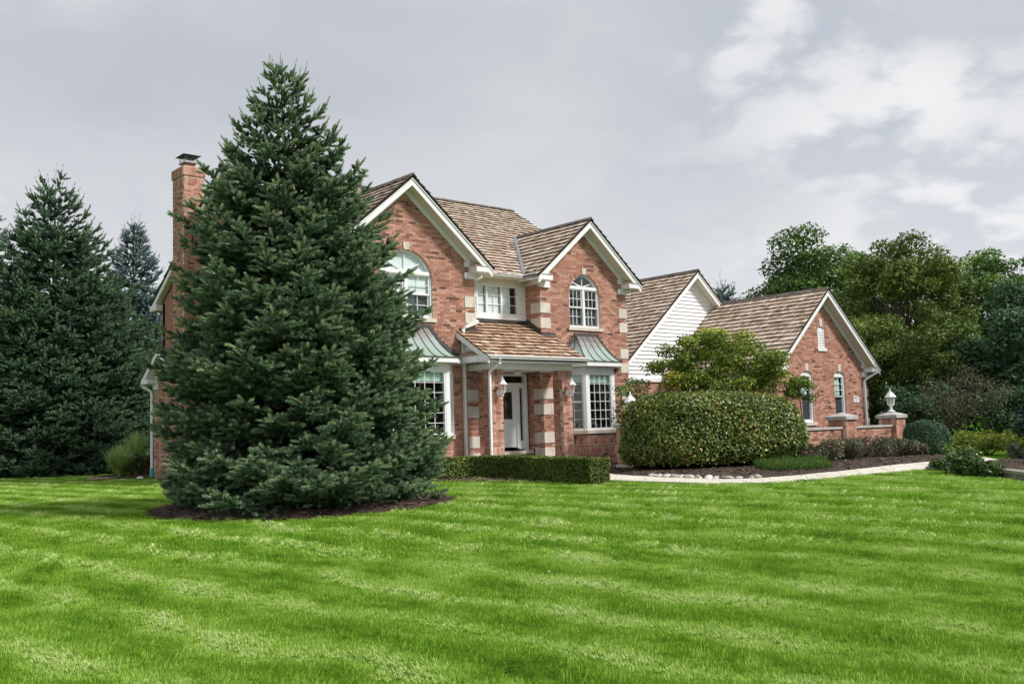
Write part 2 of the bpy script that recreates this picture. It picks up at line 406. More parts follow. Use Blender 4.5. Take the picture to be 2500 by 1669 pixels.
def archwin(xc, hw, zs, z0, ncol, label, mid, blinds):
    win = sub('arched_window'); win['label'] = label; y = F+.06
    m = MB()
    frame(m, xc-hw, xc+hw, z0, zs+.26, y, y+.12, .06)
    R = hw; n = 24; zc = zs
    # arched head over a transom
    zt = zs+.30; hh = (zs+R)-zt
    def arcpt(r, a): return (xc+r*math.cos(a), zc+r*math.sin(a))
    a0 = math.asin((zt-zc)/R)
    for i in range(n):
        a, b = a0+(math.pi-2*a0)*i/n, a0+(math.pi-2*a0)*(i+1)/n
        p, q, r_, s_ = arcpt(R, a), arcpt(R, b), arcpt(R-.065, b), arcpt(R-.065, a)
        m.prism([(p[0], y, p[1]), (q[0], y, q[1]), (r_[0], y, r_[1]), (s_[0], y, s_[1])], (0, .12, 0))
    for sx in (-1, 1):                       # jambs from the sash head to the arch
        m.box(xc+sx*(hw-.06), xc+sx*hw, y, y+.12, zs+.2, zt+.04)
    m.box(xc-hw+.04, xc+hw-.04, y-.02, y+.10, zt-.07, zt+.04)
    m.box(xc-.05, xc+.05, y-.01, y+.11, z0+.06, zt-.07)
    m.build('window_frame', WHITE, win)
    # fanlight glass: three panes with spokes
    g = MB(); pts = [(xc+(R-.06)*math.cos(a), zc+(R-.06)*math.sin(a)) for a in np.linspace(a0, math.pi-a0, 25)]
    for s0, s1 in ((0, 8), (8, 16), (16, 24)):
        poly = [(xc, y+.06, zt+.03)]+[(p[0], y+.06, max(p[1], zt+.03)) for p in pts[s0:s1+1]]
        MB().prism(poly, (0, .005, 0)).build('pane', GLASS, win)
    b = MB()
    for a in (math.radians(43), math.radians(90), math.radians(137)):
        p = Vector((xc, y+.05, zt+.03)); q = Vector((xc+(R-.05)*math.cos(a)*.98, y+.05, zc+(R-.05)*math.sin(a)))
        d = (q-p).normalized(); s_ = Vector((d.z, 0, -d.x))*.014
        b.prism([p-s_, p+s_, q+s_, q-s_], (0, .03, 0))
    b.build('glazing_bar', WHITE, win)
    zm = mid
    for sx in (-1, 1):
        xa, xb = (xc-hw+.06, xc-.05) if sx < 0 else (xc+.05, xc+hw-.06)
        s1 = MB(); frame(s1, xa, xb, zm-.02, zt-.07, y+.025, y+.065, .045); s1.build('sash', WHITE, win)
        s2 = MB(); frame(s2, xa, xb, z0+.06, zm+.02, y+.068, y+.108, .055); s2.build('sash', ZINC if not blinds else WHITE, win)
        panes(win, xa+.045, xb-.045, zm+.02, zt-.115, y+.045, ncol, 2)
        panes(win, xa+.055, xb-.055, z0+.115, zm-.03, y+.09, ncol, 2)
        if blinds:
            blind(win, xa+.02, xb-.02, zm-.0, zt-.1, y+.10)
        s3 = MB().box(xa+.06, xb-.06, y+.13, y+.134, z0+.11, zm-.02); s3.build('insect_screen', CURT, win)
    if blinds:
        bb = MB(); z = zt+.05
        while z < zc+R-.10:
            q = math.sqrt(max(0, (R-.09)**2-(z-zc)**2)); bb.obox((xc-q, y+.10, z), (2*q, 0, 0), (0, .010, .054), (0, .003, 0)); z += .05
        bb.build('blind', BLIND, win)
    room(win, xc-hw, xc+hw, z0, zs+R, y+.13)
    # stone sill, keystone, ring of bricks
    MB().box(xc-hw-.10, xc+hw+.10, F-.06, F+.12, z0-.115, z0-.005).build('sill', LIME, win)
    zk = zs+R
    MB().prism([(xc-.085, F-.035, zk-.005), (xc+.085, F-.035, zk-.005), (xc+.12, F-.035, zk+.215), (xc-.12, F-.035, zk+.215)], (0, .1, 0)).build('keystone', LIME, win)
    kn = max(20, int(math.pi*(R+.05)/.075)); r0, r1 = R+.002, R+.112
    for i in range(kn):
        a, b = math.pi*i/kn, math.pi*(i+.86)/kn
        if abs((a+b)/2-math.pi/2) < .10/R: continue
        P = [arcpt(r0, a), arcpt(r1, a), arcpt(r1, b), arcpt(r0, b)]
        MB().prism([(p[0], F-.012, p[1]) for p in P], (0, .13, 0), tonepick()*.7+.1).build('brick', BRICK, win)
    mm = MB()
    for i in range(36):
        a, b = math.pi*i/36, math.pi*(i+1)/36; P = [arcpt(r0+.001, a), arcpt(r1-.002, a), arcpt(r1-.002, b), arcpt(r0+.001, b)]
        mm.prism([(p[0], F-.004, p[1]) for p in P], (0, .12, 0))
    mm.build('mortar_bed', MORTAR, win)
    return win
archwin(LGC, .97, 4.53, 3.43, 2, 'left arched window with white blinds', 4.17, True)
archwin(RGC, .76, 4.56, 3.44, 3, 'right arched window reflecting dark trees', 4.15, False)

# -- centre window with siding
win = sub('triple_window'); m = MB(); y = W-.03
frame(m, 20.16, 21.97, 3.80, 4.80, y-.03, y+.08, .05)
m.box(20.57, 20.64, y-.025, y+.075, 3.85, 4.75); m.box(21.215, 21.285, y-.025, y+.075, 3.85, 4.75)
m.box(19.9, 22.335, y-.035, y+.03, 3.645, 3.80); m.build('window_frame', WHITE, win)
for (a, b, c) in ((20.21, 20.57, 1), (20.64, 21.215, 2), (21.285, 21.92, 2)):
    panes(win, a, b, 3.85, 4.75, y+.03, c, 3)
    blind(win, a-.02, b-(.05 if b < 21.8 else .24), 3.83, 4.74, y+.055, step=.04)
room(win, 20.16, 21.97, 3.80, 4.80, y+.09)
for k in range(7):
    z = 3.72+.158*k
    for (a, b) in ((21.975, 22.335), (19.52, 20.155)):
        MB().prism([(a, y-.022, z), (a, y-.002, z+.163), (a, y+.03, z+.163), (a, y+.03, z)], (b-a, 0, 0)).build('siding_board', WHITE, house)
MB().box(19.52, 22.335, W-.055, W+.1, 4.80, 5.0).build('frieze_board', CREAM, house)
MB().prism([(22.335, F, 4.83), (22.335, W-.06, 4.83), (22.335, W-.06, 5.0), (22.335, F, 5.0)], (-.045, 0, 0)).build('frieze_board', CREAM, house)

# -- eaves: soffit and gutters between the gables
m = MB(); m.box(19.5, 21.99, 24.55, W-.055, 5.0, 5.03); m.box(21.96, 22.34, F-.42, 24.55, 5.0, 5.03); m.build('soffit', CREAM, house)
def gutter(pts, name='gutter'):
    """ogee gutter along a polyline of (point, outward) with closed ends"""
    m = MB()
    for (p, q, o) in pts:
        p = Vector(p); q = Vector(q); o = Vector(o); u = Vector((0, 0, 1))
        prof = [(0, 0), (.06, 0), (.085, .03), (.09, .065), (.12, .085), (.12, .12), (.105, .12), (.09, .095), (.075, .03), (.012, .02), (.012, .12), (0, .12)]
        m.prism([p+o*a+u*b for a, b in prof], q-p)
    return m.build(name, WHITE, house)
gutter([((19.9, 24.56, 5.02), (21.97, 24.56, 5.02), (0, -1, 0)), ((21.965, 24.58, 5.02), (21.965, F-.38, 5.02), (-1, 0, 0))])

# -- gable trims
def gable_trim(xc, hw, zr, sl, yf, oh=.42, ov=.42, sides=(-1, 1), wallz=None, retw=.62, nm='trim'):
    """rake fascia, soffit, frieze and boxed cornice returns of a gable facing -y"""
    yr = yf-oh
    L = hw+ov
    for s in sides:
        def P(dx, dz, y): return (xc+s*dx, y, zr-sl*dx+dz)
        ca = math.cos(math.atan(sl)); hgt = .21/ca
        MB().prism([P(0, -.02, yr), P(L, -.02, yr), P(L, -hgt, yr), P(0, -hgt, yr)], (0, .035, 0)).build('rake_board', WHITE, house)
        MB().prism([P(0, .0, yr-.03), P(L+.02, .0, yr-.03), P(L+.02, -.08, yr-.03), P(0, -.08, yr-.03)], (0, .029, 0)).build('rake_molding', WHITE, house)
        MB().prism([P(0, -hgt+.03, yr+.036), P(L-.04, -hgt+.03, yr+.036), P(L-.04, -hgt+.055, yr+.036), P(0, -hgt+.055, yr+.036)], (0, oh-.037, 0)).build('soffit', CREAM, house)
        MB().prism([P(0, -hgt+.028, yf-.04), P(hw+.2, -hgt+.028, yf-.04), P(hw+.2, -hgt-.16, yf-.04), P(0, -hgt-.16, yf-.04)], (0, .039, 0)).build('frieze_board', WHITE, house)
        ze = zr-sl*L
        m = MB(); a, b = xc+s*(L-.012), xc+s*(L-retw-.03)
        m.box(a, b, yr-.005, yf+.0, ze-.13, ze+.045)
        m.box(xc+s*(hw+.03), xc+s*(hw-.42), yf-.06, yf-.002, ze-.33, ze-.13)
        m.box(xc+s*(hw+.03), xc+s*(hw-.42), yf-.058, yf-.003, ze+.046, ze+.20)
        m.box(xc+s*(L-.013), xc+s*(L+.012), yr+.03, yf+.6, ze-.12, ze-.01)
        m.build('cornice_return', WHITE, house)
        MB().prism([(b, yr-.03, ze+.05), (b, yf-.003, ze+.05), (b, yf-.003, ze+.20)], (a-b-s*.04, 0, 0), .5).build('return_roof', SHAKE, house)
gable_trim(LGC, LGH, 7.66, .84, F); gable_trim(RGC, RGH, 7.20, .84, F)

# ------------------------------------------------------------------ roofs and shingles
SH = []
def roof_plane(o, u, v, ulen, vlen, clip=None, mi='SHAKE', exp=.27, wmin=.11, wmax=.25, store=None):
    """o eave corner, u along the eave, v unit vector up the slope; n is up. Shingles laid in courses."""
    o = Vector(o); u = Vector(u).normalized(); v = Vector(v).normalized(); n = u.cross(v)
    if n.z < 0: n = -n
    rows = int(math.ceil(vlen/exp)); st = SH if store is None else store
    for r in range(rows):
        a = r*exp-.03; b = min(a+exp+.07, vlen)
        x0, x1 = (0, ulen) if clip is None else clip(a+exp*.4)
        x = x0-random.uniform(0, .1)
        while x < x1:
            wd = random.uniform(wmin, wmax); p, q = max(x, x0), min(x+wd-.006, x1)
            if q-p > .03:
                dj = random.uniform(-.012, .012)
                st.append((o+u*p+v*(a+dj), u*(q-p), v*(b-a-dj), n, random.uniform(.045, .070), min(1, max(0, random.gauss(.5, .25)))))
            x += wd+.004
def shingle_geo(mb, s, base=0):
    o, uu, vv, n, t, tone = s
    lo = o+n*(.012); P = [lo, lo+uu, lo+uu+vv, lo+vv, lo+n*t, lo+uu+n*t, lo+uu+vv+n*.004, lo+vv+n*.004]
    fs = [(4,5,6,7),(0,1,5,4),(1,2,6,5),(3,0,4,7)]
    if uu.cross(vv).dot(n) < 0: fs = [tuple(reversed(q)) for q in fs]
    mb.add(P, fs[:1], max(.07, tone)); mb.add(P, fs[1:], 0.0)       # dark end grain, plus the courses' shadow lines painted into butts and sides
def slope_roof(xc, zr, sl, L, y0, y1, sides, caps=True):
    """gable roof with its ridge along y"""
    ang = math.atan(sl); vl = L/math.cos(ang); d = MB()
    for s in sides:
        e = (xc+s*L, y0, zr-sl*L)
        roof_plane(e, (0, 1, 0), (-s*math.cos(ang), 0, math.sin(ang)), y1-y0, vl)
        d.prism([(xc, y0+.01, zr), (xc+s*L, y0+.01, zr-sl*L), (xc+s*L, y0+.01, zr-sl*L-.06), (xc, y0+.01, zr-.07)], (0, y1-y0-.02, 0))
    d.build('roof', DECK, house)
    if caps: ridge((xc, y0-.02, zr+.02), (xc, y1, zr+.02), sl)
def ridge(p, q, sl):
    p = Vector(p); q = Vector(q); L = (q-p).length; u = (q-p)/L; side = Vector((u.y, -u.x, 0)); k = int(L/.25); c = MB()
    for i in range(k):
        a = p+u*(i*.25); h = Vector((0, 0, .03+.012*random.random()))
        for s in (-1, 1):
            dn = side*s*.13-Vector((0, 0, .13*sl))
            c.obox(a+Vector((0, 0, .02))+h*.0, u*.30, dn, Vector((0, 0, .03))-u*0+h*.5, random.random()*.6)
    c.build('ridge_cap', SHAKED, house)
slope_roof(LGC, 7.68, .84, LGH+.45, F-.46, 28.6, (-1, 1)); slope_roof(RGC, 7.22, .84, RGH+.44, F-.46, 28.3, (-1, 1))
# main roof, ridge along x
ms = .645; ang = math.atan(ms); MR = 30.75; me_, mz = 24.50, 9.13
vl = (MR-me_)/math.cos(ang)
roof_plane((13.95, me_, mz-ms*(MR-me_)), (1, 0, 0), (0, math.cos(ang), math.sin(ang)), 13.0, vl)
roof_plane((13.95, 37.0, mz-ms*(37.0-MR)), (1, 0, 0), (0, -math.cos(ang), math.sin(ang)), 13.0, vl, exp=.54, wmin=.3, wmax=.5)
d = MB(); d.prism([(13.97, MR, mz), (13.97, me_+.02, mz-ms*(MR-me_-.02)), (13.97, me_+.02, mz-ms*(MR-me_)-.06), (13.97, MR, mz-.07)], (12.96, 0, 0))
d.prism([(13.97, MR, mz), (13.97, 37.0, mz-ms*(37-MR)), (13.97, 37.0, mz-ms*(37-MR)-.06), (13.97, MR, mz-.07)], (12.96, 0, 0)); d.build('roof', DECK, house)
ridge((13.93, MR, mz+.02), (26.97, MR, mz+.02), ms)
MB().lathe((21.9, 31.0, 9.08), [(.10, 0), (.10, .28), (.20, .29), (.20, .34), (.05, .39)], 12).build('roof_vent', ZINC, house)
# rake trims of the side gables (left and right)
for X, sg in ((13.98, -1), (26.92, 1)):
    for s in (-1, 1):
        yy = MR+s*6.25; zz = mz-ms*6.25
        MB().prism([(X, MR, mz-.02), (X, yy, zz-.02), (X, yy, zz-.26), (X, MR, mz-.26)], (-sg*.04, 0, 0)).build('rake_board', WHITE, house)
        MB().prism([(X-sg*.04, MR, mz-.24), (X-sg*.04, yy, zz-.24), (X-sg*.04, yy, zz-.27), (X-sg*.04, MR, mz-.27)], (-sg*.2, 0, 0)).build('soffit', CREAM, house)
MB().box(13.94, 14.6, 36.4, 37.05, 4.85, 5.06).build('cornice_return', WHITE, house)
# valley flashing between main roof and right gable
a = Vector((21.93, 24.53, 5.16)); b = Vector((24.42, 27.78, 7.25)); d = (b-a).normalized(); s1 = Vector((.045, -.035, .0))
MB().prism([a-s1, a+s1, b+s1, b-s1], (0, 0, .07)).build('valley_flashing', ZINC, house)

# -- porch: roof, beam, columns, floor
ps = .584; pang = math.atan(ps); pe, pz = 22.64, 2.14; PSH = []
vl = (W-pe)/math.cos(pang)
def pclip(v):
    yy = pe+v*math.cos(pang)
    return (0, 4.17) if yy < F else (.80, 3.60)
roof_plane((18.73, pe, pz), (1, 0, 0), (0, math.cos(pang), math.sin(pang)), 4.17, vl, pclip, exp=.245, wmin=.13, wmax=.26, store=PSH)
porch_roof = MB()
porch_roof.prism([(18.75, pe+.02, pz), (18.75, F, pz+ps*(F-pe)), (18.75, F, pz+ps*(F-pe)-.08), (18.75, pe+.02, pz-.07)], (4.13, 0, 0))
porch_roof.prism([(19.53, F, pz+ps*(F-pe)), (19.53, W, pz+ps*(W-pe)), (19.53, W, pz+ps*(W-pe)-.08), (19.53, F, pz+ps*(F-pe)-.08)], (2.79, 0, 0))
porch_roof = porch_roof.build('porch_roof', DECK, house)
m = MB()
m.obox((19.53, F-.02, 3.07), (0, .78, .455), (0, 0, .14), (.02, 0, 0)); m.obox((22.31, F-.02, 3.07), (0, .78, .455), (0, 0, .22), (.02, 0, 0))
m.box(22.33, 22.95, F-.06, F-.015, 3.07, 3.19); m.box(18.85, 19.5, F-.06, F-.015, 3.06, 3.19); m.box(19.55, 22.31, W-.05, W-.02, 3.53, 3.645); m.build('flashing', LEAD, house)
MB().prism([(18.715, pe, pz+.0), (18.715, F, pz+ps*(F-pe)), (18.715, F, pz+ps*(F-pe)-.17), (18.715, pe, pz-.17)], (.035, 0, 0)).build('rake_board', WHITE, house)
MB().prism([(22.905, pe, pz+.0), (22.905, F, pz+ps*(F-pe)), (22.905, F, pz+ps*(F-pe)-.17), (22.905, pe, pz-.17)], (.035, 0, 0)).build('rake_board', WHITE, house)
# end panels of siding above the beam
for xa in (18.98, 22.62):
    MB().prism([(xa, pe+.45, 2.28), (xa, F, 2.28), (xa, F, 2.92), (xa, pe+.45, 2.32)], (.06, 0, 0)).build('siding_board', WHITE, house)
# boxed cornice of the left end with a little roof
m = MB(); m.box(18.73, 19.16, pe+.03, F-.002, 2.06, 2.24); m.box(22.66, 22.92, pe+.03, F-.002, 2.06, 2.24); m.box(18.75, 22.9, pe+.03, pe+.50, 2.025, 2.06); m.build('boxed_cornice', WHITE, house)
MB().prism([(18.73, pe+.2, 2.25), (18.99, pe+.2, 2.42), (18.99, F-.005, 2.42), (18.73, F-.005, 2.25)], (0, 0, .02), .3).build('return_roof', SHAKE, house)
m = MB(); m.box(19.16, 22.64, 23.08, 23.53, 1.84, 2.025); m.box(19.16, 19.6, 23.53, F-.002, 1.841, 2.025); m.box(22.2, 22.64, 23.53, F-.002, 1.841, 2.025); m.build('porch_beam', WHITE, house)
m = MB(); m.box(19.6, 22.2, 23.53, W-.01, 1.87, 1.90); m.build('porch_ceiling', CREAM, house)
gutter([((18.72, pe+.02, 2.10), (22.93, pe+.02, 2.10), (0, -1, 0))])
for (x0, key) in ((19.19, 'c1'), (22.17, 'c2')):
    x1 = x0+.44; y0, y1 = 23.1, 23.54; m = MB()
    sold = [(1.62, 1.83), (-.78, -.57)]
    brickwall(m, (x0, y0, 0), (1, 0, 0), (0, -1, 0), const(0, .44), GB, 1.84, soldier=sold, wid=key)
    brickwall(m, (x0, y0, 0), (0, 1, 0), (-1, 0, 0), const(.001, .44), GB, 1.84, soldier=sold, wid=key)
    brickwall(m, (x1, y0, 0), (0, 1, 0), (1, 0, 0), const(.001, .44), GB, 1.84, soldier=sold, wid=key)
    wallpart(key, 'porch_column', m)
m = MB(); m.box(19.0, 22.75, 22.7, W, GB, -.97); m.box(19.3, 22.4, 22.3, 22.7, GB, -1.14); m.build('porch_floor', CONC, house)

# -- front door with sidelights and transom
door = sub('front_door'); y = W-.02
MB().box(20.88, 21.79, y+.03, y+.075, -.63, 1.36).build('door_leaf', DOORM, door)
m = MB()
for (a, b) in ((20.40, 20.52), (22.14, 22.26)): m.box(a, b, y-.03, y+.1, -.79, 1.83)
for (a, b) in ((20.80, 20.88), (21.79, 21.87)): m.box(a, b, y-.02, y+.1, -.66, 1.36)
m.box(20.52, 22.14, y-.025, y+.1, 1.36, 1.52); m.box(20.52, 22.14, y-.025, y+.1, 1.75, 1.83)
m.box(20.52, 20.8, y-.01, y+.08, -.70, -.42); m.box(21.87, 22.14, y-.01, y+.08, -.70, -.42)
for (a, b) in ((20.52, 20.58), (20.74, 20.80), (21.87, 21.93), (22.08, 22.14)): m.box(a, b, y-.01, y+.08, -.42, 1.36)
m.build('door_frame', WHITE, door)
MB().box(21.05, 21.62, y+.018, y+.0285, .30, 1.22).build('pane', GLASS, door)
m = MB(); frame(m, 21.02, 21.65, .27, 1.25, y+.012, y+.029, .035)
for (a, b) in ((21.05, 21.30), (21.37, 21.62)):
    m.box(a, b, y+.018, y+.0292, -.45, .12); m.box(a+.05, b-.05, y+.008, y+.0179, -.40, .07)
m.build('door_panel', DOORM, door)
MB().box(21.051, 21.619, y+.0287, y+.0297, .301, 1.219).build('door_light', ROOM, door)
m = MB()
for k in range(9):
    a = math.pi*(k/8-.5); p = Vector((21.335, y+.012, .70)); q = p+Vector((math.sin(a)*.14, 0, math.cos(a)*.24)); d_ = Vector((.006, 0, .004))
    m.prism([p-d_, p+d_, q+d_, q-d_], (0, .004, 0))
m.build('leaded_pattern', ZINC, door)
for (a, b) in ((20.58, 20.74), (21.93, 22.08)):
    MB().box(a, b, y+.04, y+.045, -.42, 1.36).build('pane', GLASS, door)
MB().box(20.52, 22.14, y+.04, y+.045, 1.52, 1.75).build('pane', GLASS, door)
room(door, 20.44, 22.2, -.75, 1.8, y+.101)
MB().lathe((20.97, y+.0, .28), [(.02, 0), (.035, .02), (.035, .05), (.02, .07)], 10).build('handle', ZINC, door)
MB().box(20.3, 22.33, W-.22, W-.03, -.86, -.75).build('door_sill', LIME, door)
MB().lathe((20.95, 23.9, 1.72), [(.06, 0), (.13, .02), (.15, .06), (.15, .10), (.10, .15)], 12).build('ceiling_light', CREAM, house)
MB().box(22.318, 22.336, 24.72, 24.86, .03, .17).build('outlet_cover', ZINC, house)

# -- bays
def bay(xc, hf, cols, rows, label):
    b_ = sub('bay_window'); b_['label'] = label; dp = .6
    fp = [(xc-hf-dp, F), (xc-hf, F-dp), (xc+hf, F-dp), (xc+hf+dp, F)]
    def ring(off):        # offset plan outward
        k = off*math.tan(math.radians(22.5)); return [(fp[0][0]-off*1.4142, F), (fp[1][0]-k, fp[1][1]-off), (fp[2][0]+k, fp[2][1]-off), (fp[3][0]+off*1.4142, F)]
    def slab(off, z0, z1, name, m_, inn=None):
        P = ring(off); m = MB(); m.prism([(p[0], p[1], z0) for p in P], (0, 0, z1-z0)); return m.build(name, m_, b_)
    # brick base with two soldier courses, wide piece under the sill
    seg = list(zip(fp[:-1], fp[1:]))
    m = MB()
    for (p, q) in seg:
        p = Vector((*p, 0)); q = Vector((*q, 0)); u = (q-p).normalized(); n_ = Vector((u.y, -u.x, 0)); Ls = (q-p).length
        brickwall(m, p, u, n_, const(0, Ls), GB, -.26, wid=label, soldier=[(-.61, -.40), (-.93, -.72)], depth=.2)
    m = m.build('base_wall', MORTAR, b_); WL[label] = m
    slab(.05, -.26, -.145, 'sill', LIME)
    P = ring(0.0)
    m = MB(); m.prism([(p[0], p[1], 1.80) for p in ring(-.005)], (0, 0, .25)); m.build('head_board', WHITE, b_)
    for (p, q) in seg:
        p = Vector((*p, 0)); q = Vector((*q, 0)); u = (q-p).normalized(); n_ = Vector((u.y, -u.x, 0)); Ls = (q-p).length
        front = abs(u.y) < .1; c = .19 if front else .14; t = MB()
        def bx(a, b, z0, z1, y0, y1): t.obox(p+u*a+n_*y0+Vector((0, 0, z0)), u*(b-a), Vector((0, 0, z1-z0)), n_*(y1-y0))
        bx(0, c-.05, -.145, 1.80, -.1, .012); bx(Ls-c+.05, Ls, -.145, 1.80, -.1, .012)
        bx(c-.05, c, -.145, 1.80, -.1, .0); bx(Ls-c, Ls-c+.05, -.145, 1.80, -.1, .0)
        bx(c, Ls-c, -.145, -.07, -.1, -.002); bx(c, Ls-c, 1.74, 1.80, -.1, -.002)
        t.build('casing', WHITE, b_)
        nc, nr = (cols, rows) if front else (2, rows if rows > 4 else 4)
        x0, x1, z0, z1 = c, Ls-c, -.07, 1.74; dx = (x1-x0)/nc; dz = (z1-z0)/nr; me = None; g = MB()
        rz = math.atan2(u.y, u.x)
        for i in range(nc):
            for k in range(nr):
                if me is None:
                    bb = MB(); bb.box(-dx/2+.003, dx/2-.003, -.003, .003, -dz/2+.003, dz/2-.003)
                    me = bpy.data.meshes.new('pane'); me.from_pydata(bb.v, [], bb.f); me.materials.append(GLASS)
                pp = p+u*(x0+dx*(i+.5))-n_*.05; link('pane', me, b_, (pp.x, pp.y, z0+dz*(k+.5)), (0, 0, rz))
        for i in range(1, nc): g.obox(p+u*(x0+dx*i-.0085)-n_*.052+Vector((0, 0, z0)), u*.017, Vector((0, 0, z1-z0)), n_*.022)
        for k in range(1, nr):
            g.obox(p+u*x0-n_*.053+Vector((0, 0, z0+dz*k-.0085)), u*(x1-x0), Vector((0, 0, .017)), n_*.022)
        if not front: g.obox(p+u*x0-n_*.054+Vector((0, 0, .80)), u*(x1-x0), Vector((0, 0, .05)), n_*.04)
        g.build('glazing_bar', WHITE, b_)
        t = MB(); t.obox(p+u*x0-n_*.12+Vector((0, 0, z1-.26)), u*(x1-x0), Vector((0, 0, .26)), -n_*.03); t.build('roller_blind', BLINDG, b_)
    # dark room behind
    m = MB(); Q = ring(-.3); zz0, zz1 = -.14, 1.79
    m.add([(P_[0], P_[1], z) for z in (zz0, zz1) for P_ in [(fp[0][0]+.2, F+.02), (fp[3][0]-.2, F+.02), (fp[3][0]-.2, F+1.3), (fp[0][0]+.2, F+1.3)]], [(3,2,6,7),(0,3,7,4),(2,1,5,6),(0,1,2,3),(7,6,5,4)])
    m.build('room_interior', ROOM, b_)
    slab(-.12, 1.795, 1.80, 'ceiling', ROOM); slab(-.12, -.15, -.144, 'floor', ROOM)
    # fascia and bell-cast copper roof
    slab(.27, 2.03, 2.19, 'fascia', WHITE)
    E = ring(.29); tx = .5*(hf/.71)
    T = [(xc-tx, F-.01), (xc-tx+.001, F-.04), (xc+tx-.001, F-.04), (xc+tx, F-.01)]
    nS = 8; m = MB(); rows_ = []
    for i in range(nS+1):
        t = i/nS; z = 2.19+(3.13-2.19)*(t**1.55); rows_.append([((1-t)*E[k][0]+t*T[k][0], (1-t)*E[k][1]+t*T[k][1], z) for k in range(4)])
    vs = [p for r in rows_ for p in r]; fs = []
    for i in range(nS):
        for k in range(3): fs.append((i*4+k, i*4+k+1, (i+1)*4+k+1, (i+1)*4+k))
    m.add(vs, fs); m.prism([(p[0], p[1], 2.175) for p in E], (0, 0, .014)); m.build('copper_roof', COPPER, b_)
    se = MB()
    def seam(fr, k0):
        for i in range(nS):
            p0 = Vector(rows_[i][k0]).lerp(Vector(rows_[i][k0+1]), fr); p1 = Vector(rows_[i+1][k0]).lerp(Vector(rows_[i+1][k0+1]), fr)
            se.tube([p0+Vector((0, 0, .012)), p1+Vector((0, 0, .012))], .016, 4, sq=True)
    nS_ = 3 if hf < .9 else 5
    for j in range(nS_): seam((j+.9)/(nS_+.8), 1)
    seam(0, 1); seam(1, 1); seam(.5, 0); seam(.5, 2)
    se.tube([Vector(p)+Vector((0, 0, .0)) for p in rows_[0]], .016, 4, sq=True)
    se.build('standing_seam', LEAD, b_)
    # stepped flashing on the wall
    st = MB(); st.box(xc-tx-.10, xc+tx+.10, F-.05, F-.013, 3.10, 3.23)
    for s_ in (-1, 1):
        for i in range(10):
            t = i/10; z = 2.19+(3.13-2.19)*(t**1.55); xe = (1-t)*E[3][0]+t*T[3][0]-xc
            st.box(xc+s_*(xe-.12), xc+s_*(xe+.09), F-.018-.0007*i, F-.0125, z, z+.14)
    st.build('flashing', LEAD, b_)
    return b_
bay(RGC, .71, 4, 6, 'right bay window with dark gridded panes'); bay(LGC, 1.06, 5, 6, 'left bay window half hidden by the big spruce')

# -- downspouts of the front
def downspout(pts, r=.055, name='downspout'): return MB().tube(pts, r, 4, sq=True).build(name, WHITE, house)
downspout([(20.06, 24.5, 5.04), (20.06, 24.5, 4.93), (19.72, 24.75, 4.80), (19.66, 24.82, 4.70), (19.66, 24.86, 3.62), (19.62, 24.80, 3.56), (19.50, F-.12, 3.40), (19.02, F-.10, 3.22), (18.93, F-.085, 3.10), (18.93, F-.075, 2.9), (18.93, F-.075, -1.35)], .062)
downspout([(19.12, pe-.05, 2.12), (19.12, pe-.05, 1.98), (19.06, 22.95, 1.78), (19.06, 23.03, 1.72), (19.06, 23.05, -1.2), (19.08, 22.95, -1.3)], .05)

# ------------------------------------------------------------------ right wing: white gable and garage
WGX, WY = 34.3, 27.3
def w_hw(z): return (6.50-z)/.845
sid = MB()
z = 1.92; k = 0
while z < 6.35:
    hw = (6.5-z-.08)/.845; hw2 = max(0.02, (6.5-z-.245)/.845)
    xl = max(WGX-hw, 28.7); P = [(WGX-min(hw, WGX-28.7), WY-.048, z), (WGX+hw, WY-.048, z), (WGX+hw2, WY-.003, z+.166), (max(WGX-hw2, 28.7), WY-.003, z+.166)]
    Q = [(p[0], WY+.03, p[2]) for p in P]
    MB().add(P+Q, [(0,1,2,3),(7,6,5,4),(0,4,5,1),(2,6,7,3),(1,5,6,2),(3,7,4,0)]).build('siding_board', WHITE, house); z += .163
m = MB(); m.prism([(28.7, WY+.031, 1.8), (39.6, WY+.031, 1.8), (WGX, WY+.031, 6.5)], (0, .1, 0)); m.build('sheathing', WHITE, house)
MB().box(28.7, 32.7, WY-.06, WY+.03, 1.75, 1.92).build('frieze_board', WHITE, house)
m = MB(); brickwall(m, (0, WY, 0), (1, 0, 0), (0, -1, 0), const(26.65, 32.5), GB, 1.75, wid='wg'); wallpart('wg', 'link_wall', m)
gable_trim(WGX, 5.0, 6.62, .845, WY, sides=(-1, 1))
slope_roof(WGX, 6.64, .845, 5.45, WY-.46, 37, (-1, 1))
GGC, GGH, GY = 35.96, 3.37, 22.0
m = MB(); brickwall(m, (0, GY, 0), (1, 0, 0), (0, -1, 0), gable(GGC, GGH, 4.97, .848, 2.1), GB, 4.95,
    [segarch(34.70, .42, 1.80, .13, -.15), segarch(37.14, .42, 1.80, .13, -.15), segarch(35.92, .235, 3.66, .11, 2.87)], wid='gg'); wallpart('gg', 'gable_wall', m, 'garage gable wall of red brick')
m = MB(); brickwall(m, (32.59, GY, 0), (0, 1, 0), (-1, 0, 0), const(.01, 5.29), GB, 2.0, wid='ggs'); wallpart('ggs', 'side_wall', m)
m = MB(); m.box(39.1, 39.33, GY+.13, 27.3, GB, 2.0); m.box(33.0, 33.2, WY+.15, 37, GB, 2.0); m.box(39.1, 39.3, 27.31, 37, GB, 2.0); m.build('side_wall', BRICKP, house)
gable_trim(GGC, GGH, 5.26, .848, GY); slope_roof(GGC, 5.28, .848, GGH+.44, GY-.46, WY, (-1, 1))
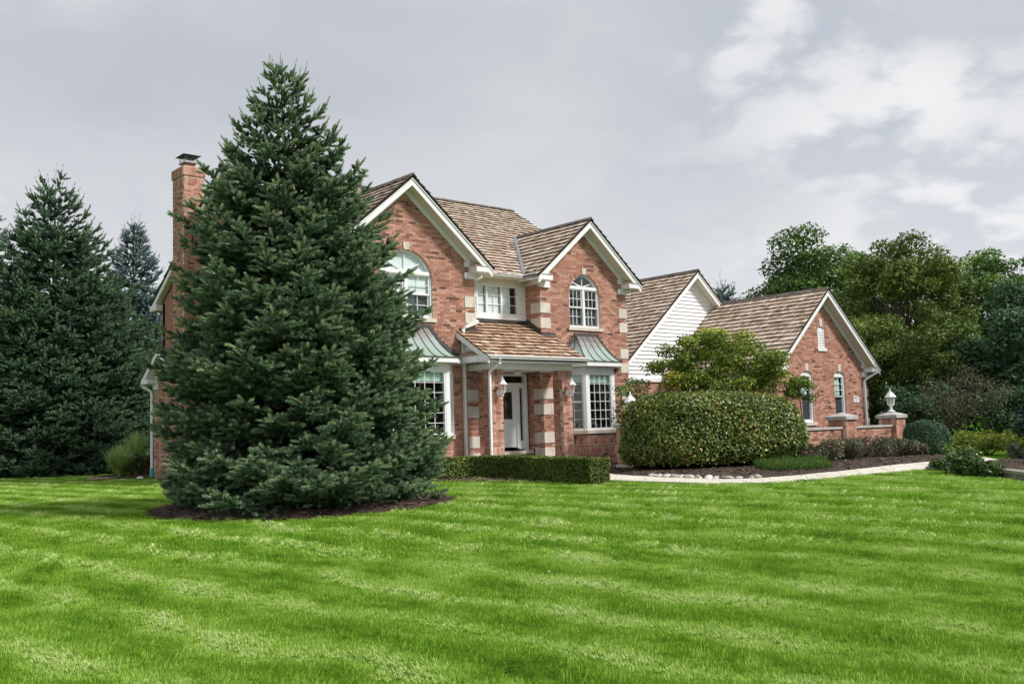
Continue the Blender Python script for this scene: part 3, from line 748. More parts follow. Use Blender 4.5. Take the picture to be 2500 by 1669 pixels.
def ggwin(xc):
    wn = sub('garage_window'); y = GY+.06; hw = .42; m = MB()
    frame(m, xc-hw, xc+hw, -.14, 1.78, y, y+.1, .085)
    R = (hw*hw+.13*.13)/.26; pts = [(xc+hw*math.cos(a), 1.80+.13*math.sin(a)) for a in np.linspace(0, math.pi, 13)]
    m.prism([(p[0], y-.01, p[1]) for p in pts]+[(xc-hw, y-.01, 1.70), (xc+hw, y-.01, 1.70)], (0, .1, 0)); m.build('window_frame', WHITE, wn)
    for z0, z1, yy in ((.88, 1.70, y+.03), (-.06, .90, y+.065)):
        s_ = MB(); frame(s_, xc-hw+.085, xc+hw-.085, z0, z1, yy, yy+.03, .035); s_.build('sash', WHITE, wn)
    panes(wn, xc-.30, xc+.30, .915, 1.665, y+.045, 2, 3); panes(wn, xc-.30, xc+.30, -.025, .865, y+.08, 1, 1)
    blind(wn, xc-.31, xc+.18, .93, 1.64, y+.085, BLINDG, .065)
    MB().box(xc-.3, xc+.3, y+.12, y+.125, -.03, .86).build('insect_screen', CURT, wn)
    room(wn, xc-.4, xc+.4, -.1, 1.75, y+.11)
    MB().box(xc-hw-.1, xc+hw+.1, GY-.05, GY+.1, -.26, -.15).build('sill', LIME, wn)
    arches(wn, xc, hw, 1.80, .13, .26)
def arches(wn, xc, hw, zs, rise, h_):
    MB().prism([(xc-.085, GY-.03, zs+rise), (xc+.085, GY-.03, zs+rise), (xc+.115, GY-.03, zs+rise+h_+.04), (xc-.115, GY-.03, zs+rise+h_+.04)], (0, .1, 0)).build('keystone', LIME, wn)
    n = int(2*(hw+.08)/.08)
    for i in range(n):
        t0, t1 = -1+2*i/n, -1+2*(i+.86)/n
        if abs((t0+t1)/2*hw) < .09: continue
        def P(t, e): a = t*hw*(1+e*.22); return (xc+a, GY-.008, zs+rise*(1-t*t)+e*h_*(1-.12*t*t))
        MB().prism([P(t0, 0), P(t1, 0), P(t1, 1), P(t0, 1)], (0, .1, 0), tonepick()*.5+.4).build('brick', BRICK, wn)
    m = MB(); m.prism([P(-1, 0), P(-.5, 0), P(0, 0), P(.5, 0), P(1, 0), P(1, 1), P(.5, 1), P(0, 1), P(-.5, 1), P(-1, 1)], (0, .05, 0))
    for i in range(len(m.v)): m.v[i] = (m.v[i][0], m.v[i][1]+.005, m.v[i][2])
    m.build('mortar_bed', MORTAR, wn)
ggwin(34.70); ggwin(37.14)
vt = sub('gable_vent'); m = MB(); xc = 35.92; pts = [(xc+.235*math.cos(a), 3.66+.11*math.sin(a)) for a in np.linspace(0, math.pi, 11)]
m.prism([(p[0], GY+.03, p[1]) for p in pts]+[(xc-.235, GY+.03, 2.87), (xc+.235, GY+.03, 2.87)], (0, .05, 0))
m.box(xc-.235, xc-.19, GY, GY+.03, 2.88, 3.66); m.box(xc+.19, xc+.235, GY, GY+.03, 2.88, 3.66); m.build('vent_frame', WHITE, vt)
m = MB()
for k in range(11): m.obox((xc-.19, GY+.0, 2.90+.068*k), (.38, 0, 0), (0, .03, .045), (0, .003, .006))
m.build('louvre', WHITE, vt)
MB().box(xc-.33, xc+.33, GY-.05, GY+.05, 2.75, 2.868).build('sill', WHITE, vt); arches(vt, xc, .235, 3.66, .11, .26)
downspout([(39.55, GY-.42, 2.0), (39.52, GY-.42, 1.93), (39.05, GY-.10, 1.62), (38.98, GY-.07, 1.5), (38.98, GY-.07, -1.3)], .06)
pq = sub('number_plaque'); MB().box(38.12, 38.56, GY-.03, GY-.001, .64, .89).build('plaque_plate', WHITE, pq)

# ------------------------------------------------------------------ chimney and side bump-out
ch = sub('chimney'); cx0, cx1, cy0, cy1 = 13.42, 14.15, 32.5, 33.5
m = MB()
brickwall(m, (cx0, cy0, 0), (1, 0, 0), (0, -1, 0), const(0, cx1-cx0), 2.0, 9.22, soldier=[(8.84, 9.05)], wid='ch')
brickwall(m, (cx0, cy0, 0), (0, 1, 0), (-1, 0, 0), const(.001, cy1-cy0), 2.0, 9.22, soldier=[(8.84, 9.05)], wid='ch')
brickwall(m, (cx1, cy0, 0), (0, 1, 0), (1, 0, 0), const(.001, cy1-cy0), 2.0, 9.22, soldier=[(8.84, 9.05)], wid='ch')
o = m.build('chimney_stack', MORTAR, ch); WL['ch'] = o
m = MB(); e = .035
brickwall(m, (cx0-e, cy0-e, 0), (1, 0, 0), (0, -1, 0), const(0, cx1-cx0+2*e), 9.11, 9.44, soldier=[(9.12, 9.43)], wid='cc')
brickwall(m, (cx0-e, cy0-e, 0), (0, 1, 0), (-1, 0, 0), const(.001, cy1-cy0+2*e), 9.11, 9.44, soldier=[(9.12, 9.43)], wid='cc')
o = m.build('chimney_crown', MORTAR, ch); WL['cc'] = o
MB().box(cx0, cx1, cy0, cy1, 9.41, 9.45).build('crown_wash', CONC, ch)
MB().box(cx0+.2, cx1-.2, cy0+.3, cy1-.3, 9.45, 9.64).build('flue', CLAY, ch)
m = MB(); m.box(cx0+.13, cx1-.13, cy0+.22, cy1-.22, 9.64, 9.70)
for a in (cx0+.15, cx1-.17):
    for b in (cy0+.24, cy1-.26): m.box(a, a+.02, b, b+.02, 9.70, 9.90)
for i in range(7):
    t = i/6; m.box(cx0+.15+(cx1-cx0-.32)*t, cx0+.156+(cx1-cx0-.32)*t, cy0+.24, cy0+.246, 9.70, 9.90); m.box(cx0+.15, cx0+.156, cy0+.24+(cy1-cy0-.5)*t, cy0+.246+(cy1-cy0-.5)*t, 9.70, 9.90)
m.build('spark_screen', ZINC, ch)
m = MB(); X0, X1, Y0, Y1 = cx0+.03, cx1-.03, cy0+.12, cy1-.12; xm, ym = (X0+X1)/2, (Y0+Y1)/2
m.add([(X0,Y0,9.90),(X1,Y0,9.90),(X1,Y1,9.90),(X0,Y1,9.90),(xm,ym,10.02)], [(3,2,1,0),(0,1,4),(1,2,4),(2,3,4),(3,0,4)]); m.build('chimney_cap', LEAD, ch)
bo = sub('side_bay'); bx, by0, by1, bc = 13.3, 32.4, 34.9, 33.65
m = MB()
brickwall(m, (bx, by0, 0), (0, 1, 0), (-1, 0, 0), lambda z: [(0, 2.5)] if z < 2.0 else [(1.25-(2.95-z)/.75, 1.25+(2.95-z)/.75)], GB, 2.9, wid='bo')
brickwall(m, (bx, by0, 0), (1, 0, 0), (0, -1, 0), const(.001, .9), GB, 2.0, wid='bo')
m.box(bx, 14.2, by1-.1, by1, GB, 2.0); o = m.build('bay_wall', MORTAR, bo); WL['bo'] = o
m = MB(); rx = 12.93
for s in (-1, 1):
    def P(d, dz, x): return (x, bc+s*d, 3.13-.66*d+dz)
    m.prism([P(0, 0, rx), P(1.55, 0, rx), P(1.55, -.2, rx), P(0, -.2, rx)], (.03, 0, 0))
    m.prism([P(0, -.17, rx+.03), P(1.5, -.17, rx+.03), P(1.5, -.19, rx+.03), P(0, -.19, rx+.03)], (.34, 0, 0))
    m.prism([P(0, -.2, bx-.03), P(1.4, -.2, bx-.03), P(1.4, -.34, bx-.03), P(0, -.34, bx-.03)], (.025, 0, 0))
m.box(rx-.005, bx, 34.6, 35.17, 1.98, 2.14); m.box(bx-.04, bx+.0, 34.5, 34.93, 1.78, 1.98); m.box(rx+.02, 14.1, 35.17, 35.30, 2.02, 2.13); m.build('bay_trim', WHITE, bo)
m = MB()
for s in (-1, 1): m.prism([(rx-.03, bc, 3.18), (rx-.03, bc+s*1.62, 3.18-.66*1.62), (rx-.03, bc+s*1.62, 3.13-.66*1.62), (rx-.03, bc, 3.13)], (1.3, 0, 0))
m.build('bay_roof', SHAKED, bo)
MB().tube([(13.0, 35.2, 2.03), (13.0, 35.2, 1.9), (13.22, 34.98, 1.72), (13.24, 34.97, 1.6), (13.24, 34.97, -1.0)], .055, 8).build('downspout', WHITE, bo)
MB().tube([(13.24, 34.97, -1.0), (13.24, 34.97, -1.42)], .075, 10).build('drain_boot', TEAL, bo)

# ------------------------------------------------------------------ place the bricks: the 300 that show largest are objects, the rest one mesh
def emit_bricks(lst, owner, stuffname, limit, vis=lambda x, y: True):
    sc = []
    for i, (o, u, n, L, hh, tone, wid) in enumerate(lst):
        c = o+u*L/2; x, y_, z = proj(c); view = Vector((c.x, c.y, c.z)).normalized(); f = -view.dot(n)
        ok = f > .12 and 0 < x < 2500 and 0 < y_ < 1669 and vis(x, y_)
        sc.append((L*hh*f/z**2 if ok else -1, i))
    sc.sort(reverse=True); top = set(i for a, i in sc[:limit] if a > 0); cache = {}; rest = MB()
    for i, (o, u, n, L, hh, tone, wid) in enumerate(lst):
        if i not in top: brick_geo(rest, o, u, n, L, hh, tone); continue
        key = (round(L, 3), round(hh, 3), round(tone*7), tuple(round(q, 2) for q in n)+tuple(round(q, 2) for q in u))
        if key not in cache:
            b = MB(); brick_geo(b, Vector((0, 0, 0)), u, n, L, hh, tone); me = bpy.data.meshes.new('brick'); me.from_pydata(b.v, [], b.f)
            at = me.attributes.new('tone', 'FLOAT', 'FACE'); at.data.foreach_set('value', b.t); me.materials.append(BRICK); cache[key] = me
        p = WL[wid]; link('brick', cache[key], p, tuple(o))
    rest.build(stuffname, BRICK, owner, kind='stuff')
emit_bricks(BRICKS, house, 'brick_courses', 300, lambda x, y: x > 1120 and not (1500 < x < 1900 and y > 950))
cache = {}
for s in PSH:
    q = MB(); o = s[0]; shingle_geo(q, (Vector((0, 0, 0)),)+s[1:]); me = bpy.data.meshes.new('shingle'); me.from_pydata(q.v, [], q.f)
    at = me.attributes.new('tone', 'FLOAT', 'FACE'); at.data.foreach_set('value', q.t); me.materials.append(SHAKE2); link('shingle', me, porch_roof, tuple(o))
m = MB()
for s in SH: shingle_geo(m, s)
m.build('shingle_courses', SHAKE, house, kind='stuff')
#@@VEG@@
# ------------------------------------------------------------------ ground
def sm(t): t = np.clip(t, 0, 1); return t*t*(3-2*t)
def gh(x, y):
    x = np.asarray(x, float); y = np.asarray(y, float); d = .656*x+.7547*y
    return -1.60+.25*sm((d-8)/11)-.25*np.exp(-((x-24.5)**2+(y-8)**2)/18)
def ghf(x, y): return float(gh(x, y))
def interp_poly(pts, step):
    P = [np.array(p, float) for p in pts]; out = []
    for i in range(len(P)-1):
        p0 = P[max(i-1, 0)]; p1 = P[i]; p2 = P[i+1]; p3 = P[min(i+2, len(P)-1)]; n = max(1, int(np.linalg.norm(p2-p1)/step))
        for k in range(n):
            t = k/n; out.append(.5*((2*p1)+(-p0+p2)*t+(2*p0-5*p1+4*p2-p3)*t*t+(-p0+3*p1-3*p2+p3)*t**3))
    out.append(P[-1]); return np.array(out)
def inpoly(x, y, poly):
    x = np.asarray(x); y = np.asarray(y); c = np.zeros(x.shape, bool); n = len(poly)
    for i in range(n):
        x0, y0 = poly[i]; x1, y1 = poly[(i+1) % n]
        if y0 == y1: continue
        c ^= ((y0 > y) != (y1 > y)) & (x < (x1-x0)*(y-y0)/(y1-y0)+x0)
    return c
def b_turf(h):
    c = h.ramp(h.noise(14, 5, .7), [(.3, (.045, .105, .008)), (.7, (.095, .185, .018))]); return h.n('ShaderNodeBsdfDiffuse', {'Color': c}).outputs[0]
TURF = mat('turf_soil', b_turf)
def grid(xs, ys, zf):
    X, Y = np.meshgrid(xs, ys); Z = zf(X, Y); nx, ny = len(xs), len(ys); i = np.arange(ny-1)[:, None]*nx+np.arange(nx-1)[None]
    return np.stack([X, Y, Z], -1).reshape(-1, 3), np.stack([i, i+1, i+nx+1, i+nx], -1).reshape(-1, 4)
xs = np.concatenate([[-1500, -400, -120, -40], np.arange(-12, 60, .8), [80, 140, 400, 1500]]); ys = np.concatenate([[-1500, -400, -120, -40], np.arange(-12, 70, .8), [90, 150, 400, 1500]])
V, Fq = grid(xs, ys, gh); npmesh('lawn', V, Fq, np.full(len(Fq), .5), TURF, kind='structure', smooth=True)

# concrete walk: slabs laid along a curve from the porch round to the drive
near = interp_poly([(18.9, 21.9), (18.3, 19.6), (17.46, 16.7), (17.28, 15.0), (17.22, 13.9), (17.42, 13.1), (17.95, 12.66), (19.04, 12.32), (22.2, 12.62), (24.2, 12.62), (25.6, 12.5), (29, 12.3)], .2)
far = interp_poly([(21.0, 22.2), (20.2, 20.4), (19.5, 18.5), (18.95, 16.8), (18.62, 15.2), (18.70, 14.2), (19.26, 13.65), (20.89, 13.51), (23.6, 13.75), (26.3, 13.85), (28.0, 13.74), (30.5, 13.4)], .2)
def resample(P, n):
    s = np.concatenate([[0], np.cumsum(np.linalg.norm(np.diff(P, axis=0), axis=1))]); t = np.linspace(0, s[-1], n)
    return np.stack([np.interp(t, s, P[:, k]) for k in (0, 1)], -1)
nsl = 15; K = 8; A = resample(near, nsl*K+1); B = resample(far, nsl*K+1)
def b_walk(h):
    c = h.ramp(h.noise(3, 8, .65), [(.3, (.52, .49, .41)), (.7, (.72, .69, .60))]); c = h.mix(rm(h.noise(.7, 4), .55, .75, h), c, (.42, .41, .30))
    return h.pr(c, .9, Normal=h.bump(h.noise(150), .003))
WALK = mat('pale_concrete_walk', b_walk)
wk = tag(bpy.data.objects.new('walkway', None), kind='structure'); C.objects.link(wk)
for i in range(nsl):
    m = MB(); seg = range(i*K, (i+1)*K+1); top = []; g_ = .012
    a = [np.array(A[j]) for j in seg]; b = [np.array(B[j]) for j in seg]
    a[0] = a[0]+(a[1]-a[0])*.10; b[0] = b[0]+(b[1]-b[0])*.10
    for j in range(K):
        q = [(*a[j],), (*a[j+1],), (*b[j+1],), (*b[j],)]
        m.prism([(p[0], p[1], ghf(*p)-.08) for p in q], (0, 0, .115+.004*(i % 3)))
    m.build('paving_slab', WALK, wk)

# mulch beds
def b_mulch(h):
    c = h.ramp(h.noise(22, 6, .75), [(.25, (.018, .011, .008)), (.55, (.060, .036, .025)), (.8, (.12, .075, .05))]); return h.pr(c, .95, Normal=h.bump(h.noise(40, 5, .7), .03))
MULCH = mat('dark_bark_mulch', b_mulch)
CHIP = mat('bark_chip', lambda h: h.pr(h.ramp(h.tone(), [(0, (.03, .018, .012)), (.6, (.11, .065, .042)), (.93, (.20, .14, .10)), (1, (.50, .42, .33))]), .9))
def bed(poly, hgt, chips, edge=.5, step=.25):
    P = np.array(poly); xs = np.arange(P[:, 0].min()-step, P[:, 0].max()+step, step); ys = np.arange(P[:, 1].min()-step, P[:, 1].max()+step, step)
    X, Y = np.meshgrid(xs, ys); d = np.full(X.shape, 1e9)
    for i in range(len(P)):
        a, b = P[i], P[(i+1) % len(P)]; ab = b-a; t = np.clip(((X-a[0])*ab[0]+(Y-a[1])*ab[1])/(ab@ab), 0, 1); d = np.minimum(d, np.hypot(X-a[0]-t*ab[0], Y-a[1]-t*ab[1]))
    ins = inpoly(X, Y, P); e = np.where(ins, sm(d/edge)*hgt, -.06-.3*np.minimum(d, .5)); Z = gh(X, Y)+e+.012*RNG.standard_normal(X.shape)*ins
    nx = len(xs); i = np.arange(len(ys)-1)[:, None]*nx+np.arange(nx-1)[None]; Fq = np.stack([i, i+1, i+nx+1, i+nx], -1).reshape(-1, 4)
    keep = ins.ravel()[Fq].any(1); o = npmesh('mulch_bed', np.stack([X, Y, Z], -1).reshape(-1, 3), Fq[keep], np.full(keep.sum(), .5), MULCH, kind='structure', smooth=True)
    # loose bark chips
    n = chips; cx = RNG.uniform(P[:, 0].min(), P[:, 0].max(), n*2); cy = RNG.uniform(P[:, 1].min(), P[:, 1].max(), n*2); k = inpoly(cx, cy, P); cx, cy = cx[k], cy[k]; n = len(cx)
    dd = np.full(n, 1e9)
    for i in range(len(P)):
        a, b = P[i], P[(i+1) % len(P)]; ab = b-a; t = np.clip(((cx-a[0])*ab[0]+(cy-a[1])*ab[1])/(ab@ab), 0, 1); dd = np.minimum(dd, np.hypot(cx-a[0]-t*ab[0], cy-a[1]-t*ab[1]))
    c = np.stack([cx, cy, gh(cx, cy)+sm(dd/edge)*hgt+.012], -1); th = RNG.uniform(0, 6.28, n); u = np.stack([np.cos(th), np.sin(th), RNG.uniform(-.4, .4, n)], -1)*RNG.uniform(.02, .05, n)[:, None]
    v = np.stack([-np.sin(th), np.cos(th), RNG.uniform(-.5, .5, n)], -1)*RNG.uniform(.008, .018, n)[:, None]
    npmesh('bark_chips', np.stack([c-u-v, c+u-v, c+u+v, c-u+v], 1).reshape(-1, 3), np.arange(4*n).reshape(-1, 4), RNG.beta(1.2, 1.6, n), CHIP, kind='stuff')
SPX, SPY = 9.50, 17.22
bed([(SPX+2.98*math.cos(a), SPY+2.98*math.sin(a)) for a in np.linspace(0, 2*math.pi, 40)[:-1]], .10, 2500)
bed([tuple(p) for p in B[6:105:2]]+[(31.5, 14.6), (33.5, 15.2), (35.0, 15.5), (38.5, 21.9), (26.6, 24.1), (22.9, 23.0), (22.6, 22.4)], .10, 9000)
bed([(11.1, 36.6), (11.3, 35.4), (12.0, 34.7), (13.2, 34.6), (14.3, 32.0), (14.6, 38), (13.0, 39.5)], .06, 500)
bed([(15.2, 21.6), (14.6, 24.0), (19.0, 24.0), (19.0, 22.2), (18.6, 21.9), (18.05, 19.7), (17.3, 17.4), (16.9, 16.0), (16.5, 15.8)], .04, 900)

# ------------------------------------------------------------------ foliage tools
def leafmat(name, stops, rough=.55, trans=.25, spec=.35):
    def b(h):
        c = h.ramp(h.tone(), stops)
        p = h.n('ShaderNodeBsdfPrincipled', {'Base Color': c, 'Roughness': rough, 'Specular IOR Level': spec}).outputs[0]
        t = h.n('ShaderNodeBsdfTranslucent', {'Color': c}).outputs[0]
        return h.n('ShaderNodeMixShader', {0: trans, 1: p, 2: t}).outputs[0]
    return mat(name, b)
BARK = mat('brown_bark', lambda h: h.pr(h.ramp(h.noise(9, 6, .7, stretch=(1, 1, .3)), [(.3, (.035, .025, .018)), (.7, (.12, .09, .065))]), .95, Normal=h.bump(h.noise(25, 5, .7, stretch=(1, 1, .25)), .02)))
BARKG = mat('grey_bark', lambda h: h.pr(h.ramp(h.noise(9, 6, .7), [(.3, (.06, .05, .045)), (.7, (.18, .155, .13))]), .95))
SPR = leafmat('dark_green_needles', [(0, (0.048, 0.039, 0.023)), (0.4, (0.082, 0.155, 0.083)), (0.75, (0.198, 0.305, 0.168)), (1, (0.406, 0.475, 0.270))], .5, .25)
SPRD = leafmat('dull_green_needles', [(0, (0.020, 0.037, 0.021)), (0.45, (0.048, 0.099, 0.058)), (0.8, (0.096, 0.175, 0.093)), (1, (0.160, 0.245, 0.121))], .6, .12)
SPRB = leafmat('blue_green_needles', [(0, (0.030, 0.048, 0.049)), (0.45, (0.077, 0.129, 0.129)), (0.8, (0.156, 0.230, 0.230)), (1, (0.239, 0.322, 0.304))], .55, .12)
def unit(a): return a/np.maximum(np.linalg.norm(a, axis=-1, keepdims=True), 1e-9)
def twig_mesh(P, A, L, T, tone, per=14, rad=.030, rng=RNG):
    """bottle-brush twigs: each a bundle of needle triangles round its axis"""
    n = len(P); ref = np.where(np.abs(A[:, 2:3]) < .9, np.array([[0, 0, 1.]]), np.array([[1., 0, 0]])); s = unit(np.cross(A, ref)); u = np.cross(s, A)
    tt = (np.arange(per)+.5)/per; ph = np.arange(per)*2.399
    ph = ph[None]+rng.uniform(0, 6.28, n)[:, None]; rd = s[:, None]*np.cos(ph)[..., None]+u[:, None]*np.sin(ph)[..., None]
    tg = np.cross(A[:, None], rd); prof = (1-.45*tt**3)[None, :, None]
    b = P[:, None]+A[:, None]*(L[:, None]*tt[None])[..., None]
    r = (rad*T)[:, None, None]*prof
    tip = b+A[:, None]*(r*1.5)+rd*r; w_ = r*.50
    V = np.stack([b-tg*w_-A[:, None]*r*.2, b+tg*w_-A[:, None]*r*.2, tip], 2).reshape(-1, 3); Fq = np.arange(len(V)).reshape(-1, 3)
    return V, Fq, np.repeat(tone, per)
def spruce(name, x, y, H, prof, label, cat, m, group=None, nb=420, tl=.14, gap=.085, per=14, lean=(0, 0), seed=1, z0=None, up=0.0, aim=None, bl=.36, fat=1.2):
    r = np.random.default_rng(seed); zb = ghf(x, y) if z0 is None else z0
    t = thing(name, (x, y, zb), label, cat, group)
    trk = MB(); trk.tube([(x+lean[0]*k/10, y+lean[1]*k/10, zb-.1+(H*.97+.1)*k/10) for k in range(11)], [max(.012, .021*H*(1-k/10.3)) for k in range(11)], 8)
    LP, LA, LL, LT, TN = [], [], [], [], []
    lev = np.sort(1-np.sqrt(r.uniform(0, 1, nb)))*.985          # more branches low down
    lev = .012+lev; lev[:nb//11] = r.uniform(.012, .06, nb//11)
    nl = int(H/(.052*H)); lev = np.where((r.uniform(0, 1, nb) < .80) & (lev < .8), (np.round(lev*nl)+.10*r.standard_normal(nb))/nl+.012*np.sin(np.arange(nb)*2.39996), lev); lev = np.clip(lev, .01, .97)
    limb = trk
    for i, tz in enumerate(lev):
        az = i*2.39996+r.uniform(-.35, .35); R = np.interp(tz, prof[0], prof[1])*(r.uniform(.74, 1.0) if r.uniform() > .05 or tz < .08 else r.uniform(1.0, 1.18))
        if aim is not None and abs((az-aim+math.pi) % (2*math.pi)-math.pi) > 2.1 and r.uniform() < .6: continue
        if tz < .07: R *= 1.12 if math.cos(az-4.1) > .6 else (.97 if math.cos(az-4.95) > .15 else .86)
        if R < .08: R = .08
        e0 = np.interp(tz, [0, .08, .35, .7, .9, 1], [-.07, -.12, -.10, .22, .75, 1.2])+r.uniform(-.1, .1)+up
        cu = np.interp(tz, [0, .5, 1], [.16, .22, .1])
        hx = np.array([math.cos(az), math.sin(az), 0]); b0 = np.array([x+lean[0]*tz, y+lean[1]*tz, zb+tz*H])
        Lh = R
        def pt(s): return b0+hx*(Lh*s)+np.array([0, 0, 1])*(math.tan(min(e0, 1.15))*Lh*s+cu*Lh*s*s-.05*Lh*math.sin(math.pi*s))
        if i % 2 == 0 or tz > .5: limb.tube([pt(0), pt(.5), pt(.93)], [max(.006, .012*R), max(.005, .008*R), .004], 4, caps=False)
        s0 = .10 if tz > .6 else .24
        ns = max(3, int(R*(1-s0)/gap)); ss = s0+(1-s0)*(np.arange(ns)+r.uniform(.2, .8, ns))/ns
        side = np.cross(hx, [0, 0, 1])
        for j, s in enumerate(ss):
            p = pt(s); ax = unit(pt(min(1, s+.04))-pt(s-.04)); sg = 1 if j % 2 else -1
            l2 = min(bl*(.5+.5*R/3+.25), .50*Lh*(1-s)+.10)*r.uniform(.65, 1.15)
            fw = r.uniform(.45, .8); d2 = unit(ax*fw+side*sg*(1-fw*.3)+np.array([0, 0, r.uniform(-.28, .12)]))
            k = max(1, int(l2/(tl*.50)))
            for q in range(k+1):
                f = q/max(k, 1); pp = p+d2*l2*f+np.array([0, 0, -.10*l2*f*f])
                if q == k: a2 = d2
                else:
                    a2 = unit(d2*.62+ax*.28+np.cross(d2, [0, 0, 1])*(.75 if q % 2 else -.75)*r.uniform(.6, 1.1)+np.array([0, 0, r.uniform(-.40, .62)]))
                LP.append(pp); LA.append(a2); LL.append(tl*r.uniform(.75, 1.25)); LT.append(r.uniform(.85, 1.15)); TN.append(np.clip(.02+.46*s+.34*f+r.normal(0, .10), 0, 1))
            if r.uniform() < .5:
                LP.append(p); LA.append(unit(ax*.6+np.array([0, 0, .7])+side*r.uniform(-.5, .5))); LL.append(tl); LT.append(1.0); TN.append(.3+.4*s)
        for q in range(3):
            hi = max(0, tz-.62)/.38; LP.append(pt(1-.05*q)); LA.append(unit(unit(pt(1)-pt(.9))+side*(0, .7, -.7)[q]+np.array([0, 0, .15+(1.1*hi if q == 0 else 0)]))); LL.append(tl*(1.15+(1.3*hi*r.uniform(.5, 1.2) if q == 0 else 0))); LT.append(1-.45*hi*(q == 0)); TN.append(.75+.2*r.uniform())
    # leader and top whorl
    for q in range(16):
        f = 1-.012*q; a = q*2.4; el = 1.5 if q < 2 else r.uniform(.55, 1.25)
        LP.append(np.array([x+lean[0]*f, y+lean[1]*f, zb+H*f-.2])); LA.append(np.array([math.cos(a)*math.cos(el), math.sin(a)*math.cos(el), math.sin(el)])); LL.append(tl*(3.2 if q < 2 else r.uniform(1.3, 2.2))); LT.append(.5); TN.append(.4)
    trk.build('trunk', BARK, t)
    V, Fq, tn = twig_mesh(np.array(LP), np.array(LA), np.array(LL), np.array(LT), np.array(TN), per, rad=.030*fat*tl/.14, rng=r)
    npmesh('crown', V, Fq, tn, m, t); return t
def leaves(P, Nn, size, tone, rng, fold=.25, aspect=.55):
    """diamond leaves with a folded midrib"""
    n = len(P); ref = unit(rng.standard_normal((n, 3))); u = unit(np.cross(Nn, ref)); v = np.cross(Nn, u); s = size[:, None]
    V = np.stack([P-u*s*.5, P+v*s*aspect*.5+Nn*s*fold*.4, P+u*s*.5, P-v*s*aspect*.5+Nn*s*fold*.4], 1).reshape(-1, 3)
    k = np.arange(n)[:, None]*4; Fq = np.concatenate([k+np.array([[0, 3, 2]]), k+np.array([[0, 2, 1]])], 1).reshape(-1, 3)
    return V, Fq, np.repeat(tone, 2)
def broadleaf(name, x, y, z0, H, crown, label, cat, m, n=14000, leaf=.2, lobes=55, group=None, seed=1, trunk=.02, bark=None, rlobe=.26, sparse=0.0, tall=0.0, stems=1):
    """crown: (cx,cy,cz,rx,ry,rz) ellipsoid relative to the base"""
    r = np.random.default_rng(seed); t = thing(name, (x, y, z0), label, cat, group); c = np.array(crown[:3])+np.array([x, y, z0]); R = np.array(crown[3:])
    D = unit(r.standard_normal((lobes, 3))); rad = r.uniform(.25, 1.0, lobes)**.45; Lc = c+D*R*rad[:, None]*.86; lr = rlobe*R.mean()*r.uniform(.6, 1.25, lobes)
    br = MB(); fork = c+np.array([0, 0, -.45*R[2]])
    for s in range(stems):
        off = np.array([.1*(s-(stems-1)/2), .08*math.sin(s*2.1), 0]); br.tube([np.array([x, y, z0-.1])+off, (np.array([x, y, z0])+off+fork)/2+.05*r.standard_normal(3), fork+.3*off], [trunk*H, trunk*H*.75, trunk*H*.5], 7)
    for k in range(lobes):
        if k % 2 and lobes > 30: continue
        q = Lc[k]; mid = (fork+q)/2+np.array([0, 0, .12*R[2]])+.08*R*r.standard_normal(3); br.tube([fork, mid, q], [trunk*H*.32, trunk*H*.18, trunk*H*.06], 4, caps=False)
    br.build('trunk', bark or BARK, t)
    w_ = lr**2; k = r.choice(lobes, n, p=w_/w_.sum()); d = unit(r.standard_normal((n, 3))); d[:, 2] = np.abs(d[:, 2])*np.where(r.uniform(0, 1, n) < .62, 1, -1); rr = r.uniform(.2, 1, n)**.6
    P = Lc[k]+d*(lr[k]*rr)[:, None]*np.array([1.15, 1.15, .75+tall]); lt = r.normal(0, .13, lobes)
    if sparse: keep = r.uniform(0, 1, n) > sparse; P, d, k, rr = P[keep], d[keep], k[keep], rr[keep]
    n = len(P); Nn = unit(d*.5+np.array([0, 0, .75])+.55*r.standard_normal((n, 3)))
    V, Fq, tn = leaves(P, Nn, leaf*r.uniform(.6, 1.3, n), np.clip(.45+lt[k]+r.normal(0, .16, n), 0, 1), r)
    npmesh('crown', V, Fq, tn, m, t); return t
def shell_shrub(name, x, y, z0, surf, label, cat, m, n, leaf, hull, group=None, seed=1, depth=.10, aspect=.6, thing_loc=None, hullm=None, base=.45):
    """clipped shrub: surf(r,n)->points,normals; hull: mesh builder of the dark twiggy inside"""
    r = np.random.default_rng(seed); t = thing(name, (x, y, z0), label, cat, group); P, Nm = surf(r, n)
    P = P-Nm*np.abs(r.normal(0, depth, len(P)))[:, None]+.3*depth*r.standard_normal(P.shape); Nn = unit(Nm*.8+np.array([0, 0, .35])+.55*r.standard_normal(P.shape))
    V, Fq, tn = leaves(P, Nn, leaf*r.uniform(.65, 1.3, len(P)), np.clip(base+r.normal(0, .18, len(P))+.12*np.sin(P[:, 0]*2.3+P[:, 2]*3.1)*np.sin(P[:, 1]*1.9+1.3), 0, 1), r, aspect=aspect)
    npmesh('foliage', V, Fq, tn, m, t); hull.build('branches', hullm or TWIGS, t); return t
TWIGS = mat('dark_twigs', lambda h: h.pr(h.ramp(h.noise(14, 5, .7), [(.3, (.008, .010, .006)), (.7, (.030, .026, .016))]), .95))

